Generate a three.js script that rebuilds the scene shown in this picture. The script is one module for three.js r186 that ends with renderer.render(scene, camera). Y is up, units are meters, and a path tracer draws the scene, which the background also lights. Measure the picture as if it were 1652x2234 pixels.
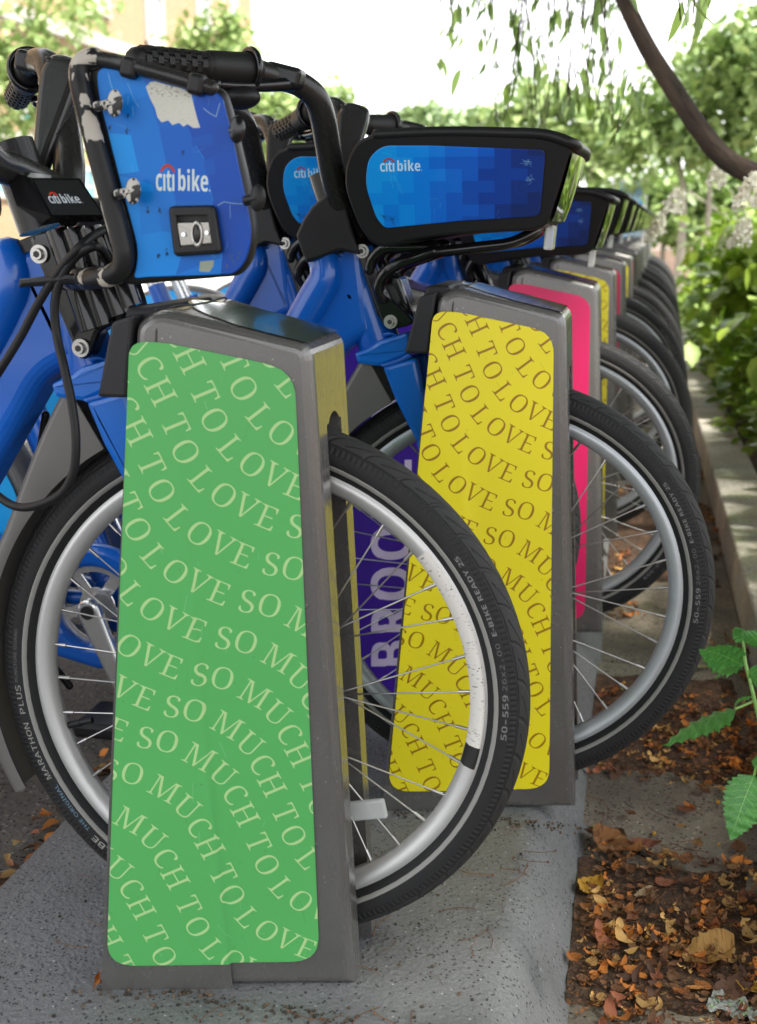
import * as THREE from 'three';
import { mergeGeometries } from 'three/addons/utils/BufferGeometryUtils.js';
import { ConvexGeometry } from 'three/addons/geometries/ConvexGeometry.js';
import { RoundedBoxGeometry } from 'three/addons/geometries/RoundedBoxGeometry.js';
import { Brush, Evaluator, SUBTRACTION } from 'three-bvh-csg';

// ---------------------------------------------------------------- camera, sky, sun, exposure
const PITCH = 13.709 * Math.PI / 180, YAW = 12.2265 * Math.PI / 180, EYE = 0.89;
const scene = new THREE.Scene();
const camera = new THREE.PerspectiveCamera(47.146, 757 / 1024, 0.05, 400);
camera.position.set(0, EYE, 0);
camera.rotation.set(-PITCH, YAW, 0, 'YXZ');
camera.focus = 1.5; camera.userData.fStop = 6; camera.filmGauge = 35;
const renderer = new THREE.WebGLRenderer({ antialias: true });
renderer.setSize(757, 1024);
renderer.toneMapping = THREE.LinearToneMapping;
renderer.toneMappingExposure = 3.0;
renderer.shadowMap.enabled = true;
const SUN = new THREE.Vector3(0.52, 0.76, 0.22).normalize();
{ // hazy bright sky: white towards the sun and the horizon, a little blue overhead
  const W = 256, H = 128, d = new Float32Array(W * H * 4), v = new THREE.Vector3();
  for (let j = 0; j < H; j++) for (let i = 0; i < W; i++) {
    const th = (j + 0.5) / H * Math.PI - Math.PI / 2, ph = ((i + 0.5) / W - 0.5) * Math.PI * 2;
    v.set(Math.cos(th) * Math.cos(ph), Math.sin(th), Math.cos(th) * Math.sin(ph));
    const g = Math.max(0, v.dot(SUN)), up = Math.max(0, v.y), k = (j * W + i) * 4;
    const L = 0.95 + 0.5 * Math.pow(g, 6) - 0.1 * up;
    d[k] = L * (1 - 0.10 * up); d[k + 1] = L * (1 - 0.035 * up); d[k + 2] = L * 1.03; d[k + 3] = 1;
  }
  const t = new THREE.DataTexture(d, W, H, THREE.RGBAFormat, THREE.FloatType);
  t.mapping = THREE.EquirectangularReflectionMapping; t.magFilter = t.minFilter = THREE.LinearFilter; t.needsUpdate = true;
  scene.background = t; scene.environment = t;
}
const sun = new THREE.DirectionalLight(new THREE.Color(1, 0.95, 0.86), 5);
sun.position.copy(SUN).multiplyScalar(60).add(new THREE.Vector3(-4, 0, -12)); sun.target.position.set(-4, 0, -12);
sun.castShadow = true; sun.shadow.radius = 8; sun.shadow.mapSize.set(4096, 4096);
Object.assign(sun.shadow.camera, { left: -40, right: 40, top: 45, bottom: -45, near: 1, far: 160 });
sun.name = 'sun'; scene.add(sun, sun.target);

// ---------------------------------------------------------------- helpers
let seed = 7;
const rnd = () => { seed = (seed * 1664525 + 1013904223) >>> 0; return seed / 4294967296; };
const rr = (a, b) => a + (b - a) * rnd();
const gauss = () => (rnd() + rnd() + rnd() + rnd() - 2) * 1.0;
const V = (x, y, z) => new THREE.Vector3(x, y, z);
const used = {};
const numbered = n => { const k = used[n] = (used[n] ?? -1) + 1; return k ? n + '_' + String(k).padStart(3, '0') : n; };
function tag(o, label, category, group, kind) {
  Object.assign(o.userData, { label }); if (category) o.userData.category = category;
  if (group) o.userData.group = group; if (kind) o.userData.kind = kind; return o;
}
function shade(o) { o.traverse(m => { if (m.isMesh) { m.castShadow = true; m.receiveShadow = true; } }); return o; }
function thing(name, label, category, pos = [0, 0, 0], group) {
  const o = new THREE.Group(); o.name = numbered(name); o.position.set(...pos); scene.add(o); return tag(o, label, category, group);
}
function mesh(parent, name, geo, mat) {
  if (Array.isArray(geo)) geo = merge(geo);
  const m = new THREE.Mesh(geo, mat); m.name = parent === scene ? numbered(name) : name; parent.add(m); m.castShadow = m.receiveShadow = true; return m;
}
function merge(gs) {
  return mergeGeometries(gs.map(g => { const q = g.index ? g.toNonIndexed() : g.clone(); for (const k of Object.keys(q.attributes)) if (!['position', 'normal', 'uv'].includes(k)) q.deleteAttribute(k); if (!q.attributes.normal) q.computeVertexNormals(); if (!q.attributes.uv) q.setAttribute('uv', new THREE.BufferAttribute(new Float32Array(q.attributes.position.count * 2), 2)); return q; }));
}
// a pixel of the photograph (scaled to 1652 wide) as a ray, and where it meets a plane of the place
const cp = Math.cos(PITCH), sp = Math.sin(PITCH), cy = Math.cos(YAW), sy = Math.sin(YAW);
function ray(px, py) {
  const a = (px - 826) / 2560, b = -(py - 1117) / 2560, y = b * cp - sp, z = -b * sp - cp;
  return V(a * cy + z * sy, y, -a * sy + z * cy);
}
const onZ = (px, py, z) => { const d = ray(px, py).multiplyScalar(1); d.multiplyScalar(z / d.z); d.y += EYE; return d; };
const onY = (px, py, y) => { const d = ray(px, py); d.multiplyScalar((y - EYE) / d.y); d.y += EYE; return d; };
const onX = (px, py, x) => { const d = ray(px, py); d.multiplyScalar(x / d.x); d.y += EYE; return d; };
const shapeOf = pts => { const s = new THREE.Shape(); pts.forEach((p, i) => i ? s.lineTo(p[0], p[1]) : s.moveTo(p[0], p[1])); s.closePath(); return s; };
function smoothPoly(pts, n = 60) { // closed smooth outline through points
  const c = new THREE.CatmullRomCurve3(pts.map(p => V(p[0], p[1], 0)), true, 'centripetal');
  return c.getPoints(n).slice(0, -1).map(p => [p.x, p.y]);
}
function roundPoly(pts, r, n = 5) { // polygon with rounded corners; r a number or per-corner list
  const out = [];
  pts.forEach((p, i) => {
    const a = pts[(i + pts.length - 1) % pts.length], b = pts[(i + 1) % pts.length], ri = Array.isArray(r) ? r[i] : r;
    const P = new THREE.Vector2(...p), A = new THREE.Vector2(...a).sub(P), B = new THREE.Vector2(...b).sub(P);
    const d = Math.min(ri, A.length() * 0.48, B.length() * 0.48); A.setLength(d); B.setLength(d);
    if (d < 1e-5) { out.push(p); return; }
    for (let k = 0; k <= n; k++) { const t = k / n, u = 1 - t; out.push([P.x + A.x * u * u + B.x * t * t, P.y + A.y * u * u + B.y * t * t]); }
  });
  return out;
}
function ext(pts, z0, z1, bev = 0.002, seg = 2, holes) {
  const s = shapeOf(pts); if (holes) for (const h of holes) s.holes.push(new THREE.Path(h.map(p => new THREE.Vector2(...p))));
  const b = Math.min(bev, (z1 - z0) * 0.45);
  const g = new THREE.ExtrudeGeometry(s, { depth: z1 - z0 - 2 * b, bevelEnabled: b > 0, bevelSize: b, bevelOffset: -b, bevelThickness: b, bevelSegments: seg, curveSegments: 6 });
  g.translate(0, 0, z0 + b); return g;
}
function tube(pts, r, n = 40, rad = 10, caps = true) { // r: number or function of 0..1
  const c = new THREE.CatmullRomCurve3(pts.map(p => p.isVector3 ? p : V(...p)), false, 'centripetal');
  const g = new THREE.TubeGeometry(c, n, 1, rad, false), P = g.attributes.position, N = g.attributes.normal, rf = typeof r === 'function' ? r : () => r;
  for (let i = 0; i <= n; i++) { const q = c.getPointAt(i / n), R = rf(i / n); for (let j = 0; j <= rad; j++) { const k = i * (rad + 1) + j; P.setXYZ(k, q.x + N.getX(k) * R, q.y + N.getY(k) * R, q.z + N.getZ(k) * R); } }
  if (!caps) return g;
  const out = [g]; for (const t of [0, 1]) { const q = c.getPointAt(t), s = new THREE.SphereGeometry(rf(t) * 0.995, rad, 6); s.translate(q.x, q.y, q.z); out.push(s); }
  return merge(out);
}
function rod(a, b, r, rad = 8) { a = a.isVector3 ? a : V(...a); b = b.isVector3 ? b : V(...b); const g = new THREE.CylinderGeometry(r, r, a.distanceTo(b), rad); g.rotateX(Math.PI / 2); const m = new THREE.Matrix4().lookAt(b, a, Math.abs(b.clone().sub(a).normalize().y) > 0.99 ? V(1, 0, 0) : V(0, 1, 0)); m.setPosition(a.clone().add(b).multiplyScalar(0.5)); g.applyMatrix4(m); return g; }
function taperBeam(pts, w, h) { // rounded box section swept along points in the x-y plane; w half-depth (z), h half-height lists
  const c = new THREE.CatmullRomCurve3(pts.map(p => V(p[0], p[1], 0)), false, 'centripetal'), n = 36, m = 20, pos = [], idx = [];
  const lerp = (l, t) => { const k = t * (l.length - 1), i = Math.min(l.length - 2, Math.floor(k)); return l[i] + (l[i + 1] - l[i]) * (k - i); };
  for (let i = 0; i <= n; i++) { const t = i / n, q = c.getPointAt(t), T = c.getTangentAt(t), nx = -T.y, ny = T.x, W = lerp(w, t), H = lerp(h, t);
    for (let j = 0; j < m; j++) { const a = j / m * Math.PI * 2, ca = Math.cos(a), sa = Math.sin(a), e = 0.55, u = Math.sign(ca) * Math.abs(ca) ** e * H, v = Math.sign(sa) * Math.abs(sa) ** e * W; pos.push(q.x + nx * u, q.y + ny * u, v); } }
  for (let i = 0; i < n; i++) for (let j = 0; j < m; j++) { const a = i * m + j, b = i * m + (j + 1) % m; idx.push(a, b, a + m, b, b + m, a + m); }
  const e0 = pos.length / 3; for (const [i, f] of [[0, 1], [n, 0]]) { const q = c.getPointAt(i / n); pos.push(q.x, q.y, 0); const k = pos.length / 3 - 1; for (let j = 0; j < m; j++) { const a = i * m + j, b = i * m + (j + 1) % m; f ? idx.push(k, b, a) : idx.push(k, a, b); } }
  const g = new THREE.BufferGeometry(); g.setAttribute('position', new THREE.Float32BufferAttribute(pos, 3)); g.setIndex(idx); g.computeVertexNormals(); return g;
}
// noise
const H2 = (x, y, s) => { let h = (x * 374761393 + y * 668265263 + s * 974711) | 0; h = Math.imul(h ^ (h >>> 13), 1274126177); return ((h ^ (h >>> 16)) >>> 0) / 4294967296; };
function vnoise(x, y, p, s) { const i = Math.floor(x), j = Math.floor(y), f = x - i, g = y - j, u = f * f * (3 - 2 * f), v = g * g * (3 - 2 * g), m = (a, n) => ((a % n) + n) % n; const q = (a, b) => H2(m(i + a, p), m(j + b, p), s); return (q(0, 0) * (1 - u) + q(1, 0) * u) * (1 - v) + (q(0, 1) * (1 - u) + q(1, 1) * u) * v; }
const fbm = (x, y, p, s, o = 4) => { let a = 0, w = 0.5, t = 0; for (let k = 0; k < o; k++) { a += w * vnoise(x, y, p, s + k); t += w; x *= 2; y *= 2; p *= 2; w *= 0.5; } return a / t; };
function noiseTex(n, fn, srgb = true, rep = 1) { // fn(u,v) -> [r,g,b] 0..255 or a number
  const d = new Uint8Array(n * n * 4); for (let j = 0; j < n; j++) for (let i = 0; i < n; i++) { const c = fn(i / n, j / n, i, j), k = (j * n + i) * 4; if (typeof c === 'number') d[k] = d[k + 1] = d[k + 2] = c; else { d[k] = c[0]; d[k + 1] = c[1]; d[k + 2] = c[2]; } d[k + 3] = 255; }
  const t = new THREE.DataTexture(d, n, n); t.wrapS = t.wrapT = THREE.RepeatWrapping; t.magFilter = THREE.LinearFilter; t.minFilter = THREE.LinearMipmapLinearFilter; t.generateMipmaps = true; t.repeat.set(rep, rep); if (srgb) t.colorSpace = THREE.SRGBColorSpace; t.needsUpdate = true; return t;
}
function canvasTex(w, h, draw, srgb = true) { const c = document.createElement('canvas'); c.width = w; c.height = h; draw(c.getContext('2d'), w, h); const t = new THREE.CanvasTexture(c); if (srgb) t.colorSpace = THREE.SRGBColorSpace; t.anisotropy = 8; return t; }
const std = (c, r = 0.6, m = 0, o = {}) => new THREE.MeshStandardMaterial({ color: Array.isArray(c) ? new THREE.Color().setRGB(...c) : c, roughness: r, metalness: m, ...o });
const phy = (c, r = 0.4, m = 0, o = {}) => new THREE.MeshPhysicalMaterial({ color: Array.isArray(c) ? new THREE.Color().setRGB(...c) : c, roughness: r, metalness: m, ...o });
function planarUV(g, s = 1) { const P = g.attributes.position, u = new Float32Array(P.count * 2); for (let i = 0; i < P.count; i++) { u[2 * i] = P.getX(i) * s; u[2 * i + 1] = P.getY(i) * s; } g.setAttribute('uv', new THREE.BufferAttribute(u, 2)); return g; }
const bounds = pts => { const xs = pts.map(p => p[0]), ys = pts.map(p => p[1]); return [Math.min(...xs), Math.min(...ys), Math.max(...xs), Math.max(...ys)]; };
function boxUV(g, pts) { const [a, b, c, d] = bounds(pts), P = g.attributes.position, u = new Float32Array(P.count * 2); for (let i = 0; i < P.count; i++) { u[2 * i] = (P.getX(i) - a) / (c - a); u[2 * i + 1] = (P.getY(i) - b) / (d - b); } g.setAttribute('uv', new THREE.BufferAttribute(u, 2)); return g; }

// ---------------------------------------------------------------- materials
const scuff = noiseTex(256, (u, v) => 120 + 90 * fbm(u * 8, v * 8, 8, 3, 5), false, 3);
const dockMap = noiseTex(512, (u, v, i, j) => { let k = 101 * (0.96 + 0.08 * fbm(u * 7, v * 7, 7, 201, 5)) + 10 * (H2(i, j, 202) - 0.5); if (H2(i >> 1, j >> 1, 204) > 0.9985) k += 50; return [k, k * 0.99, k * 0.98]; }, true, 2.3);
const M = {
  blue: phy([0.001, 0.09, 0.44], 0.34, 0, { clearcoat: 0.55, clearcoatRoughness: 0.08, specularIntensity: 0.5 }),
  forkBlue: phy([0.001, 0.12, 0.52], 0.36, 0, { clearcoat: 0.5, clearcoatRoughness: 0.12, specularIntensity: 0.5 }),
  black: phy([0.009, 0.009, 0.010], 0.42, 0, { specularIntensity: 0.55 }),
  gloss: phy([0.007, 0.007, 0.008], 0.18, 0, { clearcoat: 0.45, clearcoatRoughness: 0.06, specularIntensity: 0.4 }),
  satin: phy([0.016, 0.016, 0.017], 0.38, 0.2, { roughnessMap: scuff, specularIntensity: 0.6 }),
  barGrey: phy([0.026, 0.0255, 0.025], 0.4, 0.3, { roughnessMap: scuff, specularIntensity: 0.7 }),
  grip: phy([0.010, 0.010, 0.010], 0.5, 0, { specularIntensity: 0.55 }),
  cable: phy([0.009, 0.009, 0.010], 0.48, 0, { specularIntensity: 0.5 }),
  rubber: phy([0.014, 0.014, 0.015], 0.7, 0, { specularIntensity: 0.5 }),
  fender: std([0.11, 0.105, 0.1], 0.42),
  alu: std([0.62, 0.62, 0.62], 0.32, 0.85, { roughnessMap: scuff }),
  rim: std([0.58, 0.58, 0.57], 0.42, 0.55),
  rimBlue: std([0.48, 0.51, 0.53], 0.42, 0.5),
  steel: std([0.46, 0.45, 0.44], 0.3, 0.9),
  chrome: std([0.75, 0.75, 0.74], 0.12, 1),
  bolt: std([0.42, 0.41, 0.39], 0.34, 0.8),
  white: std([0.66, 0.65, 0.63], 0.6),
  cyan: phy([0.003, 0.36, 0.8], 0.5),
  clear: phy([0.85, 0.87, 0.86], 0.12, 0, { transmission: 0.65, thickness: 0, ior: 1.45 }),
  amber: phy([0.5, 0.55, 0.38], 0.15, 0, { clearcoat: 1 }),
  red: phy([0.4, 0.02, 0.015], 0.2, 0, { clearcoat: 1 }),
  dock: phy([0.9, 0.89, 0.87], 0.36, 0.3, { map: dockMap, clearcoat: 0.55, clearcoatRoughness: 0.16, roughnessMap: noiseTex(256, (u, v) => 150 + 70 * fbm(u * 16, v * 16, 16, 5, 4), false, 2) }),
  dockCap: phy([0.2, 0.2, 0.2], 0.3, 0.4, { clearcoat: 0.6, clearcoatRoughness: 0.12 }),
  dockBlack: phy([0.016, 0.016, 0.018], 0.5, 0, { specularIntensity: 0.6 }),
  inside: std([0.03, 0.03, 0.03], 0.7),
};

// ---------------------------------------------------------------- the setting: plates, asphalt, concrete, curb, street
function sheet(name, x0, x1, z0, z1, y, mat, uvs = 1) {
  const g = new THREE.PlaneGeometry(Math.abs(x1 - x0), Math.abs(z1 - z0)); g.rotateX(-Math.PI / 2); g.translate((x0 + x1) / 2, y, (z0 + z1) / 2);
  const P = g.attributes.position, u = g.attributes.uv; for (let i = 0; i < P.count; i++) u.setXY(i, P.getX(i) * uvs, P.getZ(i) * uvs);
  const m = mesh(scene, name, g, mat); m.userData.kind = 'structure'; return m;
}
const grit = (base, amp, seedn, dots) => noiseTex(512, (u, v, i, j) => {
  let k = 1 + amp * (fbm(u * 6, v * 6, 6, seedn, 5) - 0.5) * 2 + 0.22 * (H2(i, j, seedn) - 0.5); const q = H2(i >> 1, j >> 1, seedn + 9), cl = vnoise(u * 14, v * 14, 14, seedn + 77);
  let c = base.map(b => b * k); if (q < dots[0] * (0.4 + 1.3 * cl)) c = c.map(b => b * 0.38); else if (q > 1 - dots[1]) c = c.map(b => b * 1.25 + 26); return c.map(b => Math.max(0, Math.min(255, b)));
});
const gritBump = (s, f = 64) => noiseTex(512, (u, v, i, j) => 128 + 120 * (fbm(u * f, v * f, f, s, 3) - 0.5) * 2 + 40 * (H2(i, j, s) - 0.5), false);
const asphalt = std('#ffffff', 0.9, 0, { map: grit([92, 88, 83], 0.22, 21, [0.05, 0.02]), bumpMap: gritBump(22, 128), bumpScale: 0.003 });
const plateMat = std('#ffffff', 0.62, 0, { map: grit([112, 113, 114], 0.13, 31, [0.032, 0.0025]), bumpMap: gritBump(32, 128), bumpScale: 0.0018 });
const concreteMat = std('#ffffff', 0.92, 0, { map: grit([126, 118, 104], 0.34, 41, [0.045, 0.006]), bumpMap: gritBump(42), bumpScale: 0.004 });
const curbMat = std('#ffffff', 0.9, 0, { map: grit([186, 181, 169], 0.16, 51, [0.04, 0.01]), bumpMap: gritBump(52), bumpScale: 0.003 });
const soilMat = std('#ffffff', 0.98, 0, { map: noiseTex(512, (u, v, i, j) => { const k = 0.6 + 0.8 * fbm(u * 20, v * 20, 20, 61, 4); const r = H2(i >> 2, j >> 2, 5); return [82 * k + (r > 0.9 ? 40 : 0), 63 * k + (r > 0.9 ? 20 : 0), 49 * k]; }), bumpMap: gritBump(62, 48), bumpScale: 0.012 });
const streetMat = std('#ffffff', 0.85, 0, { map: grit([172, 170, 166], 0.08, 71, [0.02, 0.01]) });
sheet('ground', -160, 160, 40, -320, -0.14, std([0.16, 0.16, 0.15], 0.95), 1);
sheet('road', -2.6, -0.8, 6, -60, -0.036, asphalt, 1);
sheet('street', -20.2, -2.6, 6, -120, -0.04, streetMat, 0.5);

function stationPlate() { // base plates with a rounded, rolled-down edge on the right and a cut edge on the left
  const t = thing('base_plate', 'grey gritty station base plates under the row of docking posts', 'base plate');
  const prof = [[-0.82, -0.05], [-0.82, 0], [-0.6, 0], [-0.35, 0], [-0.14, 0], [-0.128, -0.001], [-0.117, -0.0045], [-0.107, -0.0105], [-0.098, -0.019], [-0.09, -0.029], [-0.082, -0.04], [-0.07, -0.058], [-0.06, -0.073], [-0.052, -0.083], [-0.044, -0.09], [-0.036, -0.0935]];
  const make = (z0, z1) => { const pos = [], uv = [], idx = []; const n = 10;
    for (let j = 0; j <= n; j++) { const z = z0 + (z1 - z0) * j / n; let s = 0; prof.forEach((p, i) => { if (i) s += Math.hypot(p[0] - prof[i - 1][0], p[1] - prof[i - 1][1]); pos.push(p[0], p[1], z); uv.push(s * 1.6, z * 1.6); }); }
    const m = prof.length; for (let j = 0; j < n; j++) for (let i = 0; i < m - 1; i++) { const a = j * m + i; idx.push(a, a + 1, a + m, a + 1, a + m + 1, a + m); }
    const g = new THREE.BufferGeometry(); g.setAttribute('position', new THREE.Float32BufferAttribute(pos, 3)); g.setAttribute('uv', new THREE.Float32BufferAttribute(uv, 2)); g.setIndex(idx); g.computeVertexNormals(); return g; };
  let z = 0.6; for (const z1 of [-2.02, -4.53, -7.04, -9.55, -12.9]) { mesh(t, 'plate', make(z, z1 + 0.004), plateMat); z = z1; }
}
stationPlate();

{ // concrete slabs between plates and curb, each with its own edges; the first joint runs askew
  const t = thing('pavement', 'worn brown grey concrete slabs between the base plates and the curb', null); delete t.userData.label; t.userData.kind = 'structure';
  const jz = [1.2, -0.35, -1.83, -2.62, -3.6, -4.9, -6.3, -7.8, -9.4, -13];
  for (let i = 0; i + 1 < jz.length; i++) { const k = 0.62, x0 = -0.05, x1 = 0.3, a = jz[i] - 0.008, b = jz[i + 1] + 0.008, sk = i < 3 ? k * 0.35 : 0, sk2 = i + 1 < 3 ? k * 0.35 : 0;
    const s = [[x0, -a], [x1, -(a + (i && i < 3 ? 0.24 : 0))], [x1, -(b + (i + 1 < 3 ? 0.24 : 0))], [x0, -b]];
    const g = ext(s, -0.12, -0.09 - 0.002 * (i % 2), 0.006, 2); g.rotateX(-Math.PI / 2); const P = g.attributes.position, u = new Float32Array(P.count * 2); for (let q = 0; q < P.count; q++) { u[2 * q] = P.getX(q) * 1.1 + i * 0.37; u[2 * q + 1] = P.getZ(q) * 1.1; } g.setAttribute('uv', new THREE.BufferAttribute(u, 2)); mesh(t, 'slab', g, concreteMat); }
  sheet('soil_joint', -0.06, 0.32, 1.4, -13, -0.1, soilMat, 1.5);
}
{ // low curb and garden soil behind it
  const c = new THREE.Group(); c.name = 'curb'; c.userData.kind = 'structure'; scene.add(c);
  let z = 1.5; for (const z1 of [-1.5, -4.2, -7.0, -10, -13.2, -17]) { const s = roundPoly([[0.3, -0.13], [0.3, 0.03], [0.45, 0.04], [0.45, -0.13]], [0, 0.012, 0.015, 0]); const g = ext(s, z1 + 0.004, z - 0.002, 0.004); const P = g.attributes.position, u = new Float32Array(P.count * 2); for (let q = 0; q < P.count; q++) { u[2 * q] = (P.getX(q) + P.getY(q)) * 1.3; u[2 * q + 1] = P.getZ(q) * 1.3; } g.setAttribute('uv', new THREE.BufferAttribute(u, 2)); mesh(c, 'curb_stone', g, curbMat); z = z1; }
  sheet('garden_bed', 0.44, 9, 3, -60, 0.022, soilMat, 1.5);
}

// ---------------------------------------------------------------- docking posts
function stickerTex(bg, fg, plain) { // .30 m wide, .78 m high; lettering runs down a wave
  return canvasTex(768, 2000, (g, w, h) => {
    g.fillStyle = bg; g.fillRect(0, 0, w, h);
    for (let i = 0; i < 9000; i++) { g.fillStyle = rnd() > 0.5 ? 'rgba(255,255,255,0.035)' : 'rgba(0,0,0,0.035)'; g.fillRect(rnd() * w, rnd() * h, 2, 2); }
    for (let i = 0; i < 46; i++) { g.strokeStyle = rnd() > .5 ? 'rgba(255,255,255,.16)' : 'rgba(20,20,10,.12)'; g.lineWidth = 0.8 + rnd() * 1.6; const x = rnd() * w, y = rnd() * h; g.beginPath(); g.moveTo(x, y); g.lineTo(x + gauss() * 26, y + gauss() * 60); g.stroke(); }
    for (let i = 0; i < 260; i++) { g.fillStyle = `rgba(60,52,38,${rnd() * .22})`; g.beginPath(); g.arc(rnd() * w, h * (1 - rnd() * rnd()), 0.6 + rnd() * 2.4, 0, 7); g.fill(); }
    if (plain) return;
    const S = w / 0.30, fs = 0.0372 * S; g.fillStyle = fg; g.strokeStyle = bg; g.lineWidth = fs * 0.012; g.lineJoin = 'round'; g.textAlign = 'center'; g.textBaseline = 'middle'; g.font = `${fs}px serif`;
    // one period of the wave, letter by letter: offset from the H of MUCH in metres, tilt in degrees
    const wave = [['H', 0, 0, 65], ['T', .0138, .0363, 67], ['O', .0231, .0650, 60], ['L', .0395, .0950, 52], ['O', .0612, .1132, 40], ['V', .0842, .1260, 31], ['E', .1063, .1380, 24], ['S', .1365, .1486, 14], ['O', .1602, .1535, 18], ['M', .1945, .1730, 32], ['U', .2190, .1960, 42], ['C', .2312, .2212, 56]];
    const off = [[0.0914, 0.0703]]; for (let n = 1; n <= 16; n++) { const p = off[n - 1], q = n <= 4 ? [-.0266, .0427] : n <= 6 ? [-.031, .0374] : [-.040, .039]; off.push([p[0] + q[0], p[1] + q[1]]); }
    const up = [[0.0914, 0.0703]]; for (let n = 1; n <= 16; n++) up.push([up[n - 1][0] + .031, up[n - 1][1] - .034]);
    const lines = [...off, ...up.slice(1)];
    for (const [lx, ly] of lines) for (let rep = -3; rep <= 3; rep++) for (const [c, dx, dy, a] of wave) {
      const x = (lx + dx + rep * .242) * S, y = (ly + dy + rep * .247) * S; if (x < -90 || y < -90 || x > w + 90 || y > h + 90) continue;
      g.save(); g.translate(x, y); g.rotate(a * Math.PI / 180); g.fillText(c, 0, 0); g.strokeText(c, 0, 0); g.restore(); }
  });
}
const themes = {
  green: { name: 'green', map: stickerTex('#54ab5c', '#abcf8d'), top: [0.008, 0.06, 0.035] },
  yellow: { name: 'yellow', map: stickerTex('#eede1c', '#9a7000'), top: [0.24, 0.17, 0.02] },
  pink: { name: 'pink', map: stickerTex('#d4145e', '#d4145e', true), top: [0.14, 0.008, 0.03] },
  purple: { name: 'purple', top: [0.05, 0.02, 0.18], map: canvasTex(768, 2000, (g, w, h) => { g.fillStyle = '#4520a6'; g.fillRect(0, 0, w, h); g.fillStyle = '#ded2f8'; g.font = 'bold 250px sans-serif'; g.textBaseline = 'alphabetic'; g.save(); g.translate(470, 1800); g.rotate(-Math.PI / 2); let x = 0; for (const c of 'BROOKLYN') { g.fillText(c, x, 0); x += g.measureText(c).width + 8; } g.restore(); g.font = 'bold 90px sans-serif'; g.save(); g.translate(640, 1800); g.rotate(-Math.PI / 2); g.fillText('SO MUCH TO LOVE', 0, 0); g.restore(); }) },
};
for (const t of Object.values(themes)) { t.side = phy([0.88, 0.88, 0.88], 0.42, 0, { map: t.map, clearcoat: 0.16, clearcoatRoughness: 0.25, specularIntensity: 0.7 }); t.topMat = phy(t.top.map(v => v * 1.6 + 0.1), 0.34, 0.55, { clearcoat: 1, clearcoatRoughness: 0.1, roughnessMap: scuff }); }

const WY = 0.343;                                                  // wheel centre above the plate
const halfT = x => 0.066 + (0.136 - x) / 0.295 * 0.07;             // the post's half thickness: a wedge, thin at its nose
function warp(g, off = 0) { const P = g.attributes.position; for (let i = 0; i < P.count; i++) { const x = P.getX(i); P.setZ(i, P.getZ(i) * halfT(x)); } g.computeVertexNormals(); return g; }
function wedge(pts, bev, seg = 3) { // an outline given thickness halfT(x) with rounded edges
  const s = shapeOf(pts), b = bev; const g = new THREE.ExtrudeGeometry(s, { depth: 2 - 0.28, bevelEnabled: true, bevelSize: b, bevelOffset: -b, bevelThickness: 0.14, bevelSegments: seg, curveSegments: 4 }); g.translate(0, 0, -1 + 0.14);
  const P = g.attributes.position; for (let i = 0; i < P.count; i++) P.setZ(i, P.getZ(i) * halfT(P.getX(i))); return g; }
const bodyPts = roundPoly([[-0.158, 0], [-0.084, 0.792], [-0.06, 0.806], [0.096, 0.768], [0.137, 0]], [0, 0.012, 0.03, 0.016, 0], 5);
const ev = new Evaluator(); ev.useGroups = false; ev.attributes = ['position', 'normal', 'uv'];
const dockGeo = (() => {
  const creased = g => { const q = g.toNonIndexed ? (g.index ? g.toNonIndexed() : g) : g; q.computeVertexNormals(); return q; };
  const b = new Brush(creased(wedge(bodyPts, 0.012, 4))); const slot = new THREE.CylinderGeometry(0.349, 0.349, 0.064, 56); slot.rotateX(Math.PI / 2); slot.translate(0, WY, 0);
  const box = new THREE.BoxGeometry(0.5, WY + 0.3, 0.064); box.translate(0.0, WY / 2 - 0.2 + 0.05, 0);
  const arch = new THREE.CylinderGeometry(0.0321, 0.0321, 0.2, 28); arch.rotateZ(Math.PI / 2); arch.translate(0.09, 0.655, 0); const box2 = new THREE.BoxGeometry(0.2, 0.4, 0.0642); box2.translate(0.09, 0.455, 0);
  b.updateMatrixWorld(); let r = ev.evaluate(b, new Brush(creased(slot)), SUBTRACTION); r = ev.evaluate(r, new Brush(creased(box)), SUBTRACTION); r = ev.evaluate(r, new Brush(creased(arch)), SUBTRACTION); r = ev.evaluate(r, new Brush(creased(box2)), SUBTRACTION); return r.geometry;
})();
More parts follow.
